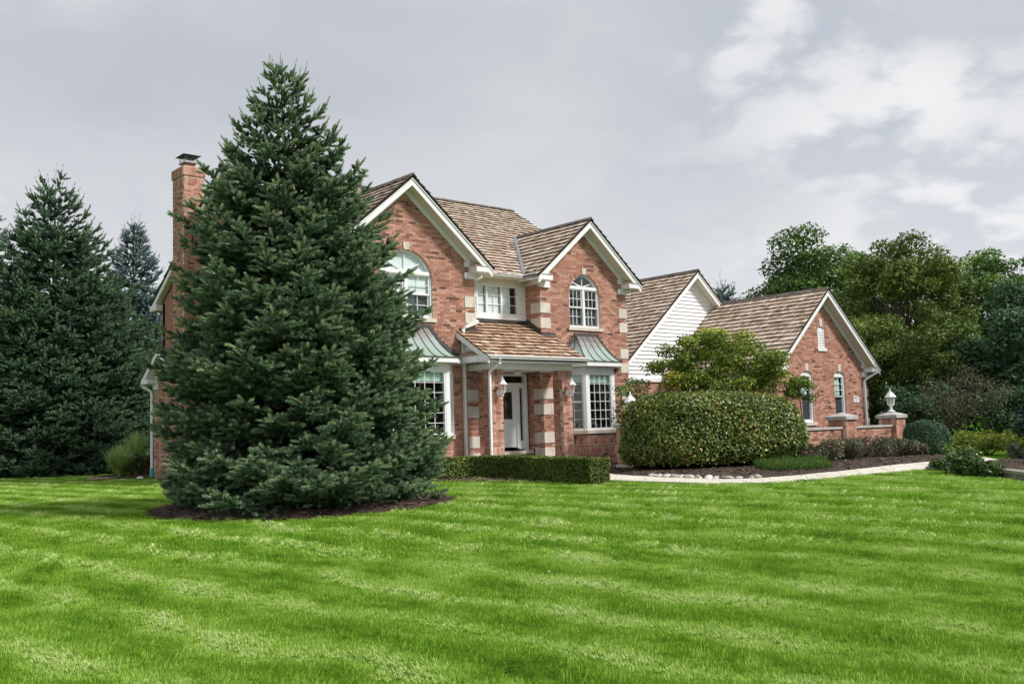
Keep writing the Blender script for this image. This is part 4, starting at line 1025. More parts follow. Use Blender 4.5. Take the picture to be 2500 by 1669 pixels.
# ------------------------------------------------------------------ conifers
PROF = ([0, .03, .13, .25, .40, .50, .58, .67, .76, .85, .94, 1], [3.25, 3.05, 2.72, 2.62, 2.50, 2.22, 1.95, 1.58, 1.18, .80, .38, .04])
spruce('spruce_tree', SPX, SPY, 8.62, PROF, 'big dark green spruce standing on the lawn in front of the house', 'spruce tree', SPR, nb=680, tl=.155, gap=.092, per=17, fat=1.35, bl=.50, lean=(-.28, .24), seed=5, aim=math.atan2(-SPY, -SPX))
def pf(R): return ([0, .1, .3, .5, .7, .85, .95, 1], [R*.98, R, R*.95, R*.78, R*.50, R*.26, R*.10, .05])
spruce('spruce_tree', 12.74, 44.9, 12.8, pf(4.3), 'broad dull green spruce, the largest at the left edge of the lawn', 'spruce tree', SPRD, 'spruces left of the house', nb=820, tl=.34, gap=.25, per=11, fat=1.3, seed=8, aim=math.atan2(-44.9, -12.7), bl=.8)
spruce('spruce_tree', 15.6, 46.2, 8.2, pf(3.0), 'dull green spruce between the largest left spruce and the blue one', 'spruce tree', SPRD, 'spruces left of the house', nb=620, tl=.36, gap=.28, per=10, fat=1.3, seed=9, aim=math.atan2(-48.5, -16.4), bl=.8)
spruce('spruce_tree', 20.1, 55.8, 13.6, pf(3.2), 'slim blue green spruce rising behind, beside the chimney', 'spruce tree', SPRB, 'spruces left of the house', nb=640, tl=.38, gap=.29, per=10, fat=1.3, seed=12, aim=math.atan2(-55.8, -20.1), bl=.8)
spruce('spruce_tree', 12.4, 55.2, 13.3, pf(4.0), 'blue green spruce cut off by the left picture edge', 'spruce tree', SPRB, 'spruces left of the house', nb=520, tl=.38, gap=.30, per=10, fat=1.3, seed=15, aim=math.atan2(-55.6, -12.7), bl=.8)
spruce('spruce_tree', 26.5, 62.0, 10.5, pf(3.4), 'dark spruce low behind the brick side bay', 'spruce tree', SPRD, 'spruces left of the house', nb=240, tl=.42, gap=.34, per=9, seed=18, aim=math.atan2(-55.8, -20.1), bl=.8)
spruce('spruce_tree', 42.56, 31.85, 8.75, pf(2.6), 'small blue spruce tip showing over the garage roof', 'spruce tree', SPRB, nb=420, tl=.34, gap=.24, per=10, fat=1.3, seed=19, aim=math.atan2(-31.8, -42.5), bl=.8)

# ------------------------------------------------------------------ broadleaf trees behind the garage
GRN = leafmat('mid_green_leaves', [(0, (0.035, 0.076, 0.016)), (0.5, (0.106, 0.209, 0.040)), (1, (0.253, 0.404, 0.070))])
OLV = leafmat('olive_leaves', [(0, (0.041, 0.066, 0.013)), (0.5, (0.116, 0.184, 0.033)), (1, (0.262, 0.346, 0.071))])
DKB = leafmat('blue_green_leaves', [(0, (0.020, 0.052, 0.021)), (0.5, (0.056, 0.128, 0.053)), (1, (0.141, 0.258, 0.110))])
BRN = leafmat('purple_brown_leaves', [(0, (0.037, 0.040, 0.020)), (0.5, (0.101, 0.117, 0.054)), (0.85, (0.178, 0.201, 0.107)), (1, (0.356, 0.443, 0.283))])
G = 'broadleaf trees behind the garage'
broadleaf('maple_tree', 51.5, 31.8, -1.4, 13, (0, 0, 8.3, 3.9, 3.9, 4.7), 'tall mid green tree with lumpy crown right behind the garage roof', 'tree', GRN, n=28000, leaf=.26, lobes=70, group=G, seed=21)
broadleaf('locust_tree', 47.8, 24.4, -1.4, 11, (0, 0, 7.0, 3.7, 3.7, 4.0), 'tall olive tree just right of the garage gable', 'tree', OLV, n=28000, leaf=.21, lobes=80, group=G, seed=22, rlobe=.22)
broadleaf('locust_tree', 63.8, 26.4, -1.4, 13, (0, 0, 7.6, 5.2, 4.8, 5.2), 'tall airy tree with sky showing through, at the upper right', 'tree', GRN, n=20000, leaf=.26, lobes=90, group=G, seed=23, rlobe=.17)
broadleaf('locust_tree', 58.5, 28.6, -1.4, 12.5, (0, 0, 7.4, 3.8, 3.8, 4.9), 'airy green tree between the tall olive tree and the right edge', 'tree', OLV, n=19000, leaf=.25, lobes=70, group=G, seed=33, rlobe=.19)
broadleaf('ash_tree', 43.6, 17.2, -1.4, 8, (0, 0, 3.7, 3.2, 3.2, 3.5), 'dense dark blue green tree at the right edge', 'tree', DKB, n=22000, leaf=.22, lobes=60, group=G, seed=24)
broadleaf('hawthorn_tree', 42.0, 23.2, -1.4, 7, (0, 0, 3.5, 2.3, 2.3, 3.1), 'olive brown tree beside the garage corner', 'tree', OLV, n=14000, leaf=.17, lobes=55, group=G, seed=25)
broadleaf('hawthorn_tree', 41.7, 20.6, -1.4, 6, (0, 0, 3.0, 2.2, 2.2, 2.6), 'rust tinged olive tree in front of the dark one', 'tree', OLV, n=13000, leaf=.16, lobes=50, group=G, seed=26)
broadleaf('crabapple_tree', 36.1, 16.4, -1.35, 4.0, (0, 0, 1.95, 1.65, 1.65, 1.35), 'small purple brown tree with grey trunk behind the yellow green shrubs', 'tree', BRN, n=4300, leaf=.095, lobes=80, seed=27, bark=BARKG, rlobe=.24)
broadleaf('lilac_shrub', 39.0, 19.6, -1.35, 3.2, (0, 0, 1.4, 1.7, 1.7, 1.6), 'dark green shrub behind the lamp on the brick pier', 'shrub', DKB, n=9000, leaf=.15, lobes=40, seed=28)
broadleaf('lilac_shrub', 39.2, 15.6, -1.35, 3.2, (0, 0, 1.3, 2.0, 2.0, 1.5), 'dark shrub under the crabapple, behind the yellow green bushes', 'shrub', DKB, n=9000, leaf=.15, lobes=40, seed=29)
broadleaf('lilac_shrub', 39.5, 13.2, -1.35, 3.6, (0, 0, 1.5, 2.0, 2.0, 1.7), 'dull brown green shrub left of the pale flowered bush', 'shrub', BRN, n=8000, leaf=.14, lobes=40, seed=30)
far = MB()
r = np.random.default_rng(40); P = []
for k in range(26000):
    tt = r.uniform(); P.append((52+tt*34+r.normal(0, 2.5), 44-tt*46+r.normal(0, 2.5), -1.3+abs(r.uniform(0, 1)**.8)*(6.4+1.2*math.sin(tt*17)+.8*math.sin(tt*41))))
P = np.array(P); V, Fq, tn = leaves(P, unit(np.array([0, 0, .8])+.7*r.standard_normal(P.shape)), .5*r.uniform(.6, 1.3, len(P)), np.clip(r.normal(.38, .18, len(P)), 0, 1), r)
npmesh('far_wood', V, Fq, tn, DKB, kind='stuff')

P = []
for k in range(16000):
    tt = r.uniform(); P.append((36+tt*48+r.normal(0, 2.5), -24+tt*10+r.normal(0, 3), -1.4+abs(r.uniform(0, 1)**.8)*(11+2.2*math.sin(tt*23)+1.6*math.sin(tt*61))))
P = np.array(P); V, Fq, tn = leaves(P, unit(np.array([0, 0, .8])+.7*r.standard_normal(P.shape)), .8*r.uniform(.6, 1.3, len(P)), np.clip(r.normal(.4, .18, len(P)), 0, 1), r)
npmesh('far_wood', V, Fq, tn, GRN, kind='stuff')

# ------------------------------------------------------------------ shrubs by the house
VIB = leafmat('viburnum_leaves', [(0, (0.034, 0.063, 0.014)), (0.4, (0.103, 0.170, 0.027)), (0.75, (0.229, 0.271, 0.046)), (0.95, (0.428, 0.389, 0.088)), (1, (0.686, 0.303, 0.082))], .4, .2, .5)
BOX = leafmat('boxwood_leaves', [(0, (0.033, 0.059, 0.011)), (0.5, (0.119, 0.179, 0.029)), (1, (0.361, 0.408, 0.072))], .4, .2)
YEW = leafmat('yew_needles', [(0, (0.024, 0.063, 0.033)), (0.5, (0.072, 0.153, 0.076)), (1, (0.180, 0.300, 0.132))], .5)
ROSE = leafmat('rose_leaves', [(0, (0.037, 0.043, 0.020)), (0.45, (0.094, 0.112, 0.051)), (0.8, (0.187, 0.165, 0.088)), (1, (0.561, 0.446, 0.314))], .4, .2, .5)
SPI = leafmat('yellow_green_leaves', [(0, (0.052, 0.085, 0.010)), (0.5, (0.208, 0.286, 0.029)), (0.85, (0.390, 0.442, 0.065)), (1, (0.546, 0.260, 0.039))])
def superell(c, R, p, zmin):
    c = np.array(c, float); R = np.array(R, float)
    def f(r, n):
        d = unit(r.standard_normal((n*2, 3))); q = (np.abs(d)**p).sum(1)**(-1/p); X = d*q[:, None]; lum = 1+.025*np.sin(X[:, 0:1]*3.1+X[:, 2:3]*4)+.02*np.sin(X[:, 1:2]*7-X[:, 2:3]*6)+.018*np.sin(X[:, 0:1]*9.3+1)
        Nm = unit(np.sign(X)*np.abs(X)**(p-1)/R); X = c+X*R*lum; k = X[:, 2] > zmin; return X[k][:n], Nm[k][:n]
    return f
def superhull(c, R, p, zmin, n=14, rot=None):
    m = MB(); vs = []; fs = []
    for i in range(n+1):
        for j in range(2*n):
            a, b = -math.pi/2+math.pi*i/n, math.pi*j/n; d = np.array([math.cos(a)*math.cos(b), math.cos(a)*math.sin(b), math.sin(a)]); d = d*(np.abs(d)**p).sum()**(-1/p)*R+c; d[2] = max(d[2], zmin); vs.append(d)
    for i in range(n):
        for j in range(2*n): fs.append((i*2*n+j, i*2*n+(j+1) % (2*n), (i+1)*2*n+(j+1) % (2*n), (i+1)*2*n+j))
    return m.add(vs, fs)
def rotz(f, c, a):
    ca, sa = math.cos(a), math.sin(a); Rm = np.array([[ca, -sa, 0], [sa, ca, 0], [0, 0, 1]]); c = np.array(c)
    def g(r, n): P, Nm = f(r, n); return (P-c)@Rm.T+c, Nm@Rm.T
    return g
def rothull(m, c, a):
    ca, sa = math.cos(a), math.sin(a); m.v = [(c[0]+(p[0]-c[0])*ca-(p[1]-c[1])*sa, c[1]+(p[0]-c[0])*sa+(p[1]-c[1])*ca, p[2]) for p in m.v]; return m
vc = (23.02, 17.78, -.28); va = -.27
shell_shrub('viburnum_shrub', 23.02, 17.78, -1.35, rotz(superell(vc, (2.78, 1.5, 1.15), 3.3, -1.15), vc, va), 'large rounded clipped shrub with broad leaves in front of the garage wing', 'shrub', VIB, 40000, .088, rothull(superhull(vc, (2.62, 1.35, 1.02), 3.3, -1.2), vc, va), seed=50, depth=.085, aspect=.72, base=.5)
# low box hedge along the walk
hp = resample(interp_poly([(13.6, 21.3), (15.0, 21.35), (16.2, 21.5), (17.0, 21.5), (17.25, 20.6), (16.8, 18.9), (16.3, 17.1), (16.1, 15.95)], .1), 60)
def offset(P, d):
    t = np.gradient(P, axis=0); t /= np.linalg.norm(t, axis=1)[:, None]; return P+np.stack([-t[:, 1], t[:, 0]], -1)*d
HH = .60
def hedge_surf(front, back, h):
    def f(r, n):
        a = r.uniform(0, 1, n)*(len(front)-1.001); i = a.astype(int); fr = (a-i)[:, None]; p = front[i]*(1-fr)+front[i+1]*fr; q = back[i]*(1-fr)+back[i+1]*fr; kind = r.uniform(0, 1, n)
        z = gh(p[:, 0], p[:, 1]); X = np.zeros((n, 3)); Nm = np.zeros((n, 3)); fn = p-q; fn /= np.linalg.norm(fn, axis=1)[:, None]
        a_ = kind < .46; b_ = (kind >= .46) & (kind < .56); c_ = (kind >= .56) & (kind < .92); d_ = kind >= .92; u = r.uniform(0, 1, n)
        X[:, 2] = z+h*u
        X[a_, :2] = p[a_]; Nm[a_, :2] = fn[a_]; X[b_, :2] = q[b_]; Nm[b_, :2] = -fn[b_]
        X[c_, :2] = (p*u[:, None]+q*(1-u[:, None]))[c_]; X[c_, 2] = z[c_]+h+.012*np.sin(X[c_, 0]*9); Nm[c_, 2] = 1
        e = front[-1]*u[:, None]+back[-1]*(1-u[:, None]); X[d_, :2] = e[d_]; X[d_, 2] = gh(e[d_, 0], e[d_, 1])+h*r.uniform(0, 1, d_.sum()); tn = front[-1]-front[-2]; Nm[d_, :2] = tn/np.linalg.norm(tn)
        return X, Nm
    return f
hb = offset(hp, .55); hm = MB(); fi, bi = offset(hp, .06), offset(hp, .49)
for i in range(len(hp)-1):
    q = [fi[i], fi[i+1], bi[i+1], bi[i]]; hm.prism([(p[0], p[1], ghf(*p)+.02) for p in q], (0, 0, HH-.07))
shell_shrub('box_hedge', 16.6, 20.5, -1.35, hedge_surf(hp, hb, HH), 'low clipped box hedge curving along the walk before the porch', 'hedge', BOX, 46000, .058, hm, seed=51, depth=.035)
yc = (31.25, 15.5, -.84)
shell_shrub('yew_shrub', 31.25, 15.5, -1.35, superell(yc, (.72, .72, .68), 2.3, -1.33), 'dome shaped clipped yew at the end of the brick wall', 'shrub', YEW, 15000, .06, superhull(yc, (.66, .66, .62), 2.3, -1.36), seed=52, depth=.03)
def lowshrub(name, x, y, R, h, label, cat, m, n, leaf, seed, group=None, lobes=14, z=None, base=.45, hullr=.72):
    r = np.random.default_rng(seed); z0 = ghf(x, y)+.05 if z is None else z; t = thing(name, (x, y, z0), label, cat, group); st = MB()
    a = r.uniform(0, 6.28, lobes); q = r.uniform(0, 1, lobes)**.5*R*.8; L = np.stack([x+q*np.cos(a), y+q*np.sin(a), z0+h*r.uniform(.3, .82, lobes)], -1); lr = r.uniform(.28, .45, lobes)*min(R, h)*1.1
    for k in range(lobes): st.tube([(x+.15*(L[k, 0]-x), y+.15*(L[k, 1]-y), z0-.05), L[k]], [.014, .004], 4, caps=False)
    st.build('stems', BARK, t); k = r.integers(0, lobes, n); d = unit(r.standard_normal((n, 3))); P = L[k]+d*(lr[k]*r.uniform(.1, 1, n)**.5)[:, None]; P[:, 2] = np.maximum(P[:, 2], z0+.02)
    Nn = unit(d*.5+np.array([0, 0, .6])+.6*r.standard_normal((n, 3))); lt = r.normal(0, .1, lobes); V, Fq, tn = leaves(P, Nn, leaf*r.uniform(.6, 1.3, n), np.clip(base+lt[k]+r.normal(0, .2, n), 0, 1), r)
    npmesh('foliage', V, Fq, tn, m, t); return t
PET = mat('pink_petal', lambda h: h.pr(h.ramp(h.tone(), [(0, (.45, .06, .07)), (1, (.75, .28, .25))]), .5))
def blooms(t, pts, m, size, seed, name='bloom'):
    r = np.random.default_rng(seed)
    for p in pts:
        P = np.array(p)+size*.35*r.standard_normal((9, 3)); V, Fq, tn = leaves(P, unit(r.standard_normal((9, 3))+[0, -.3, .6]), size*r.uniform(.6, 1.1, 9), r.uniform(0, 1, 9), r, aspect=.9); npmesh(name, V, Fq, tn, m, t)
RL = ['rose bush with a cluster of coral blooms beside the clipped viburnum', 'rose bush second from the viburnum along the brick wall', 'rose bush in front of the unlit brick pier', 'rose bush with one red bloom between the two piers', 'rose bush in front of the pier with the lamp', 'outermost rose bush, low against the clipped yew']
for k, (x, y, R, h) in enumerate([(25.4, 16.35, .62, .78), (26.3, 16.25, .62, .85), (27.2, 16.15, .60, .80), (28.2, 16.2, .66, .86), (29.2, 16.0, .62, .80), (29.9, 15.3, .55, .66)]):
    t = lowshrub('rose_bush', x, y, R*1.15, h*.78, RL[k], 'rose bush', ROSE, 4200, .06, 60+k, 'rose bushes along the garden wall')
    zz = ghf(x, y)
    if k == 0: blooms(t, [(x-.55, y-.2, zz+.55), (x-.45, y-.3, zz+.48), (x-.5, y-.1, zz+.40), (x-.38, y-.3, zz+.60)], PET, .09, 1)
    if k == 3: blooms(t, [(x+.05, y-.35, zz+.62)], PET, .075, 2)
    if k == 1: blooms(t, [(x+.1, y-.4, zz+.6), (x-.2, y-.4, zz+.55)], PET, .06, 3)
SL = ['yellow green shrub nearest the clipped yew', 'yellow green shrub with orange leaves in the middle of its row', 'yellow green shrub nearest the pale flowered bush']
for k, (x, y) in enumerate([(32.6, 15.2), (32.9, 14.3), (33.1, 13.4)]): lowshrub('spirea_shrub', x, y, .90, .62, SL[k], 'shrub', SPI, 3600, .075, 70+k, 'yellow green shrubs')
GRY = leafmat('grey_green_leaves', [(0, (.03, .05, .03)), (.5, (.075, .10, .065)), (1, (.19, .21, .16))])
RSH = leafmat('dark_flowering_leaves', [(0, (.008, .02, .018)), (.5, (.022, .048, .042)), (.88, (.06, .10, .09)), (1, (.10, .15, .14))])
PALE = mat('pale_lilac_petal', lambda h: h.pr((.62, .62, .78), .5))
t = lowshrub('rose_of_sharon', 32.3, 11.9, 1.15, 1.75, 'dark blue green bush dotted with pale lilac flowers at the right edge', 'shrub', RSH, 9000, .085, 80, lobes=30)
r = np.random.default_rng(81); blooms(t, [(31.7+r.uniform(-.7, .7), 11.4+r.uniform(-.6, .6), -1.0+r.uniform(.3, 1.6)) for _ in range(26)], PALE, .055, 82)
lowshrub('lavender_plant', 29.2, 11.6, .55, .45, 'grey green plant behind the right part of the low stone wall', 'plant', GRY, 1800, .06, 83)
lowshrub('lavender_plant', 27.8, 10.6, .5, .42, 'grey green plant at the picture edge above the stone wall', 'plant', GRY, 1800, .06, 84)
HOS = leafmat('glossy_green_leaves', [(0, (0.019, 0.045, 0.011)), (0.5, (0.064, 0.135, 0.025)), (0.9, (0.192, 0.270, 0.063)), (1, (0.384, 0.420, 0.140))], .35, .2, .5)
lowshrub('coneflower_plant', 24.35, 11.2, .50, .66, 'leafy dark green plant spilling over the low stone wall', 'plant', HOS, 1700, .11, 85, lobes=18, z=-1.52)
lowshrub('coneflower_plant', 24.0, 10.55, .42, .5, 'leafy dark green plant, the right half of the clump on the stone wall', 'plant', HOS, 1300, .11, 86, lobes=14, z=-1.54)
lowshrub('sedum_plant', 25.15, 12.2, .36, .26, 'small dark plant at the left end of the low stone wall', 'plant', HOS, 500, .10, 87, lobes=8)
lowshrub('coneflower_plant', 26.6, 12.3, .50, .55, 'mixed green and rust plant behind the stone wall', 'plant', SPI, 1200, .07, 88, lobes=12, base=.3)
# serviceberry before the garage
SVC = leafmat('serviceberry_leaves', [(0, (0.045, 0.084, 0.010)), (0.45, (0.150, 0.235, 0.029)), (0.85, (0.366, 0.441, 0.056)), (0.975, (0.598, 0.580, 0.080)), (1, (0.750, 0.607, 0.048))])
broadleaf('serviceberry_tree', 25.6, 19.7, -1.35, 5.0, (.30, .0, 3.10, 2.75, 2.2, 1.35), 'spreading small green tree in front of the white siding, with orange leaf tips', 'tree', SVC, n=25000, leaf=.11, lobes=105, seed=90, bark=BARKG, rlobe=.20, stems=3, tall=-.15, trunk=.012)
broadleaf('serviceberry_tree', 27.9, 18.0, -1.35, 3.2, (0, 0, 2.30, .66, .66, .42), 'small branch crown with orange tinged leaves across the garage window', 'tree', SVC, n=2600, leaf=.085, lobes=22, seed=91, bark=BARKG, rlobe=.34, trunk=.010)
broadleaf('euonymus_shrub', 23.4, 21.2, -1.35, 3.2, (0, 0, 1.75, .85, .85, 1.25), 'loose dark green shrub between the house corner and the serviceberry', 'shrub', GRN, n=4200, leaf=.085, lobes=34, seed=92, rlobe=.26, trunk=.010)
# juniper mat
JUN = leafmat('juniper_needles', [(0, (0.025, 0.064, 0.010)), (0.5, (0.075, 0.160, 0.021)), (1, (0.191, 0.310, 0.053))])
r = np.random.default_rng(95); jp = np.array([(22.3, 15.9), (21.0, 14.35), (22.2, 14.0), (23.2, 14.15), (24.7, 15.2), (25.2, 15.9), (23.8, 16.5)]); X = r.uniform(20.8, 25.4, 40000); Y = r.uniform(13.9, 16.6, 40000); k = inpoly(X, Y, jp); X, Y = X[k][:16000], Y[k][:16000]
P = np.stack([X, Y, gh(X, Y)+.05+(.20+.07*np.sin(X*4.1+Y*2)*np.sin(Y*5.3-X))*r.uniform(.3, 1, len(X))], -1); V, Fq, tn = twig_mesh(P, unit(np.array([-.3, -.3, .5])+.7*r.standard_normal(P.shape)), np.full(len(P), .07), np.full(len(P), 1.), np.clip(r.normal(.5, .2, len(P)), 0, 1), 4, rad=.018, rng=r)
npmesh('juniper_groundcover', V, Fq, tn, JUN, kind='stuff')

# ------------------------------------------------------------------ garden wall with piers, lamps
WYW = 17.5
gw = thing('garden_wall', (29.0, WYW, -1.35), 'low red brick garden wall with two capped piers before the garage', 'wall'); GWB = BRICKS; BRICKS = []
def pier(x0, w_, y0, key, parent, zt=-.06):
    m = MB(); x1 = x0+w_; y1 = y0+w_
    for (o, u, n_) in (((x0, y0, 0), (1, 0, 0), (0, -1, 0)), ((x0, y0, 0), (0, 1, 0), (-1, 0, 0)), ((x1, y0, 0), (0, 1, 0), (1, 0, 0)), ((x0, y1, 0), (1, 0, 0), (0, 1, 0))): brickwall(m, o, u, n_, const(0 if n_[1] else .001, w_), GB-.05, zt, wid=key, soldier=[(zt-.22, zt)])
    o = m.build('pier', MORTAR, parent); WL[key] = o; c = MB(); e = .06; xm, ym = (x0+x1)/2, (y0+y1)/2
    c.box(x0-e, x1+e, y0-e, y1+e, zt, zt+.11); b = [(x0-e, y0-e, zt+.1101), (x1+e, y0-e, zt+.1101), (x1+e, y1+e, zt+.1101), (x0-e, y1+e, zt+.1101), (xm, ym, zt+.24)]
    c.add(b, [(3, 2, 1, 0), (0, 1, 4), (1, 2, 4), (2, 3, 4), (3, 0, 4)]); c.build('pier_cap', CONC, parent); return (xm, ym, zt+.24)
c1 = pier(29.52, .66, 17.35, 'p1', gw); c2 = pier(32.82, .66, 17.35, 'p2', gw); c0 = pier(25.2, .68, 17.35, 'p00', gw, -.10)
m = MB()
for (a, b) in ((25.88, 29.52), (30.18, 32.82)):
    brickwall(m, (0, WYW, 0), (1, 0, 0), (0, -1, 0), const(a, b), GB-.05, -.36, wid='gwall', depth=.2)
    c = MB()
    x = a
    while x < b-.05: q = min(x+.6, b); c.box(x, q-.008, WYW-.05, WYW+.3, -.36, -.29); x += .6
    c.build('wall_coping', CONC, gw)
o = m.build('wall_panel', MORTAR, gw); WL['gwall'] = o
emit_bricks(BRICKS, gw, 'brick_courses', 300)
BRICKS = []
gp = thing('brick_pier', (21.9, 19.9, -1.35), 'brick pier with stone cap at the house end, half hidden by the viburnum', 'pier')
c3 = pier(21.62, .64, 19.62, 'p3', gp, -.09); MB().box(21.58, 22.3, 19.58, 20.3, -1.42, -1.17).build('pier_base', LIME, gp); emit_bricks(BRICKS, gp, 'brick_courses', 120)
def post_lamp(c, s, label, group):
    t = thing('post_lamp', c, label, 'lamp', group); x, y, z = c
    def L(prof, name, m_, n=8): MB().lathe((x, y, z-.02), [(r_*s, h_*s) for r_, h_ in prof], n, rot=.39).build(name, m_, t)
    L([(.16, 0), (.16, .03), (.09, .06), (.055, .10), (.06, .18), (.045, .22)], 'lamp_base', WHITE, 12)
    L([(.05, .22), (.12, .27), (.15, .30), (.155, .33)], 'lamp_cup', WHITE); L([(.135, .335), (.19, .62)], 'lamp_glass', BULB)
    m = MB()
    for k in range(8):
        a = .39+math.pi*k/4; m.tube([(x+.137*s*math.cos(a), y+.137*s*math.sin(a), z-.02+.33*s), (x+.193*s*math.cos(a), y+.193*s*math.sin(a), z-.02+.63*s)], .010*s, 4)
    m.build('lamp_frame', WHITE, t)
    L([(.24, .62), (.24, .64), (.19, .70), (.12, .80), (.05, .84)], 'lamp_roof', WHITE); L([(.05, .84), (.065, .87), (.03, .89), (.02, .92), (.035, .94), (.01, 1.0)], 'finial', WHITE)
    L([(.05, .34), (.06, .42), (.045, .52), (.01, .55)], 'bulb', BULB)
post_lamp(c2, .83, 'white post lamp on the right hand capped brick pier', 'white post lamps'); post_lamp(c3, .86, 'white post lamp peeping over the viburnum beside the house corner', 'white post lamps')
def wall_lantern(x, y, z, label):
    t = thing('wall_lantern', (x, y, z), label, 'lantern', 'wall lanterns on the porch columns')
    m = MB(); m.lathe((x, y-.012, z), [(.012, -.12), (.05, -.09), (.06, -.02), (.045, .05), (.012, .09)], 10); m.build('back_plate', WHITE, t)
    lx, ly, s = x+.05, y-.19, 1.0
    MB().tube([(x, y-.03, z-.03), (x+.01, y-.09, z-.09), (lx, ly, z-.10), (lx, ly, z-.02)], .013, 6).build('bracket', WHITE, t)
    def L(prof, name, m_, n=6): MB().lathe((lx, ly, z), prof, n, rot=.3).build(name, m_, t)
    L([(.012, -.14), (.03, -.10), (.02, -.06), (.07, -.03), (.085, -.01), (.085, .005)], 'lantern_base', WHITE)
    L([(.075, .006), (.105, .22)], 'lantern_glass', AMBER)
    m = MB()
    for k in range(6):
        a = .3+math.pi*k/3; m.tube([(lx+.078*math.cos(a), ly+.078*math.sin(a), z), (lx+.108*math.cos(a), ly+.108*math.sin(a), z+.225)], .008, 4)
    m.build('lantern_frame', WHITE, t)
    L([(.14, .22), (.14, .235), (.10, .29), (.05, .345), (.05, .36), (.065, .37), (.02, .40), (.015, .46), (.004, .48)], 'lantern_roof', WHITE)
    L([(.012, .0), (.012, .10), (.02, .12), (.004, .16)], 'candle', CREAM, 8)
wall_lantern(19.41, 23.09, 1.12, 'white wall lantern on the left porch column'); wall_lantern(22.36, 23.09, 1.12, 'white wall lantern on the right porch column')

# ------------------------------------------------------------------ low stone wall, river stones and small things
rw = thing('stone_wall', (24.6, 11.4, -1.5), 'low dry laid grey stone wall at the right edge of the lawn', 'wall'); RST = mat('weathered_limestone', lambda h: h.pr(h.ramp(h.noise(6, 6, .65), [(.3, (.17, .17, .13)), (.7, (.38, .37, .30))]), .9, Normal=h.bump(h.noise(25, 5), .02)))
wp = resample(interp_poly([(25.35, 12.75), (25.05, 12.2), (24.85, 11.2), (24.1, 10.15), (23.2, 9.35), (22.4, 8.7)], .1), 200); wl = np.concatenate([[0], np.cumsum(np.linalg.norm(np.diff(wp, axis=0), axis=1))])
def wpt(s): return np.array([np.interp(s, wl, wp[:, 0]), np.interp(s, wl, wp[:, 1])])
r = np.random.default_rng(100); zt = -1.34
for row in range(5):
    s = r.uniform(0, .2); hz = zt-.075*(row+1)
    while s < wl[-1]-.15:
        ln = r.uniform(.28, .6); e = min(s+ln, wl[-1]); p, q = wpt(s+.006), wpt(e-.006); tg = (q-p)/np.linalg.norm(q-p); nr = np.array([-tg[1], tg[0]]); mid = (p+q)/2
        if hz+.06 > ghf(*mid)-.03:
            o = r.uniform(-.015, .015)+(.02 if row == 0 else 0); a = p-nr*(0+o); h = .068 if row else .075
            m = MB(); m.prism([(a[0], a[1], hz), (q[0]-nr[0]*o, q[1]-nr[1]*o, hz+r.uniform(-.004, .004)), (q[0]+nr[0]*.3, q[1]+nr[1]*.3, hz), (p[0]+nr[0]*.3, p[1]+nr[1]*.3, hz)], (0, 0, h)); m.build('stone', RST, rw)
        s = e
fill = MB()
for i in range(0, 199):
    p, q = wp[i], wp[i+1]; tg = (q-p)/np.linalg.norm(q-p); nr = np.array([-tg[1], tg[0]])*-1
    nr = -nr
    fill.prism([(*(p+nr*.06), -1.9), (*(q+nr*.06), -1.9), (*(q+nr*.5), -1.9), (*(p+nr*.5), -1.9)], (0, 0, .52))
fill.build('wall_backfill', MULCH, rw)
bed([(25.5, 12.55), (25.15, 11.7), (24.95, 11.0), (24.3, 10.1), (23.4, 9.3), (22.6, 8.6), (26, 7), (31, 10), (31, 12.2), (28.5, 12.2)], .10, 600, edge=.15, step=.15)
STN = mat('river_stone', lambda h: h.pr(h.ramp(h.tone(), [(0, (.16, .15, .15)), (.35, (.38, .34, .31)), (.7, (.55, .48, .42)), (1, (.68, .64, .60))]), .7))
sb = thing('stone_edging', (19.4, 14.6, -1.35), 'row of pale rounded river stones edging the mulch by the walk', 'stones'); r = np.random.default_rng(101)
ep = B[52:82] if False else np.array([p for p in B if 13.6 < p[1] < 16.6 and p[0] < 20.9])
base = None
for k in range(46):
    p = ep[r.integers(0, len(ep))]; rr = r.uniform(.05, .12); off = abs(r.normal(.10, .09)); x, y = p[0]+off*.9, p[1]+off*.35
    vs = []; 
    m = MB(); m.lathe((0, 0, 0), [(rr*.5, -rr*.5), (rr*.95, -rr*.2), (rr, .05*rr), (rr*.75, rr*.38), (rr*.3, rr*.55)], 7); tn = float(r.uniform(0, 1)); m.t = [tn]*len(m.t)
    me = bpy.data.meshes.new('stone'); me.from_pydata(m.v, [], m.f); at = me.attributes.new('tone', 'FLOAT', 'FACE'); at.data.foreach_set('value', m.t); me.materials.append(STN); me.polygons.foreach_set('use_smooth', [True]*len(m.f))
    link('stone', me, sb, (x, y, ghf(x, y)+.04+.03*r.uniform()), (r.uniform(-.3, .3), r.uniform(-.3, .3), r.uniform(0, 6.28)), (r.uniform(.8, 1.5), r.uniform(.7, 1.1), r.uniform(.6, 1)))
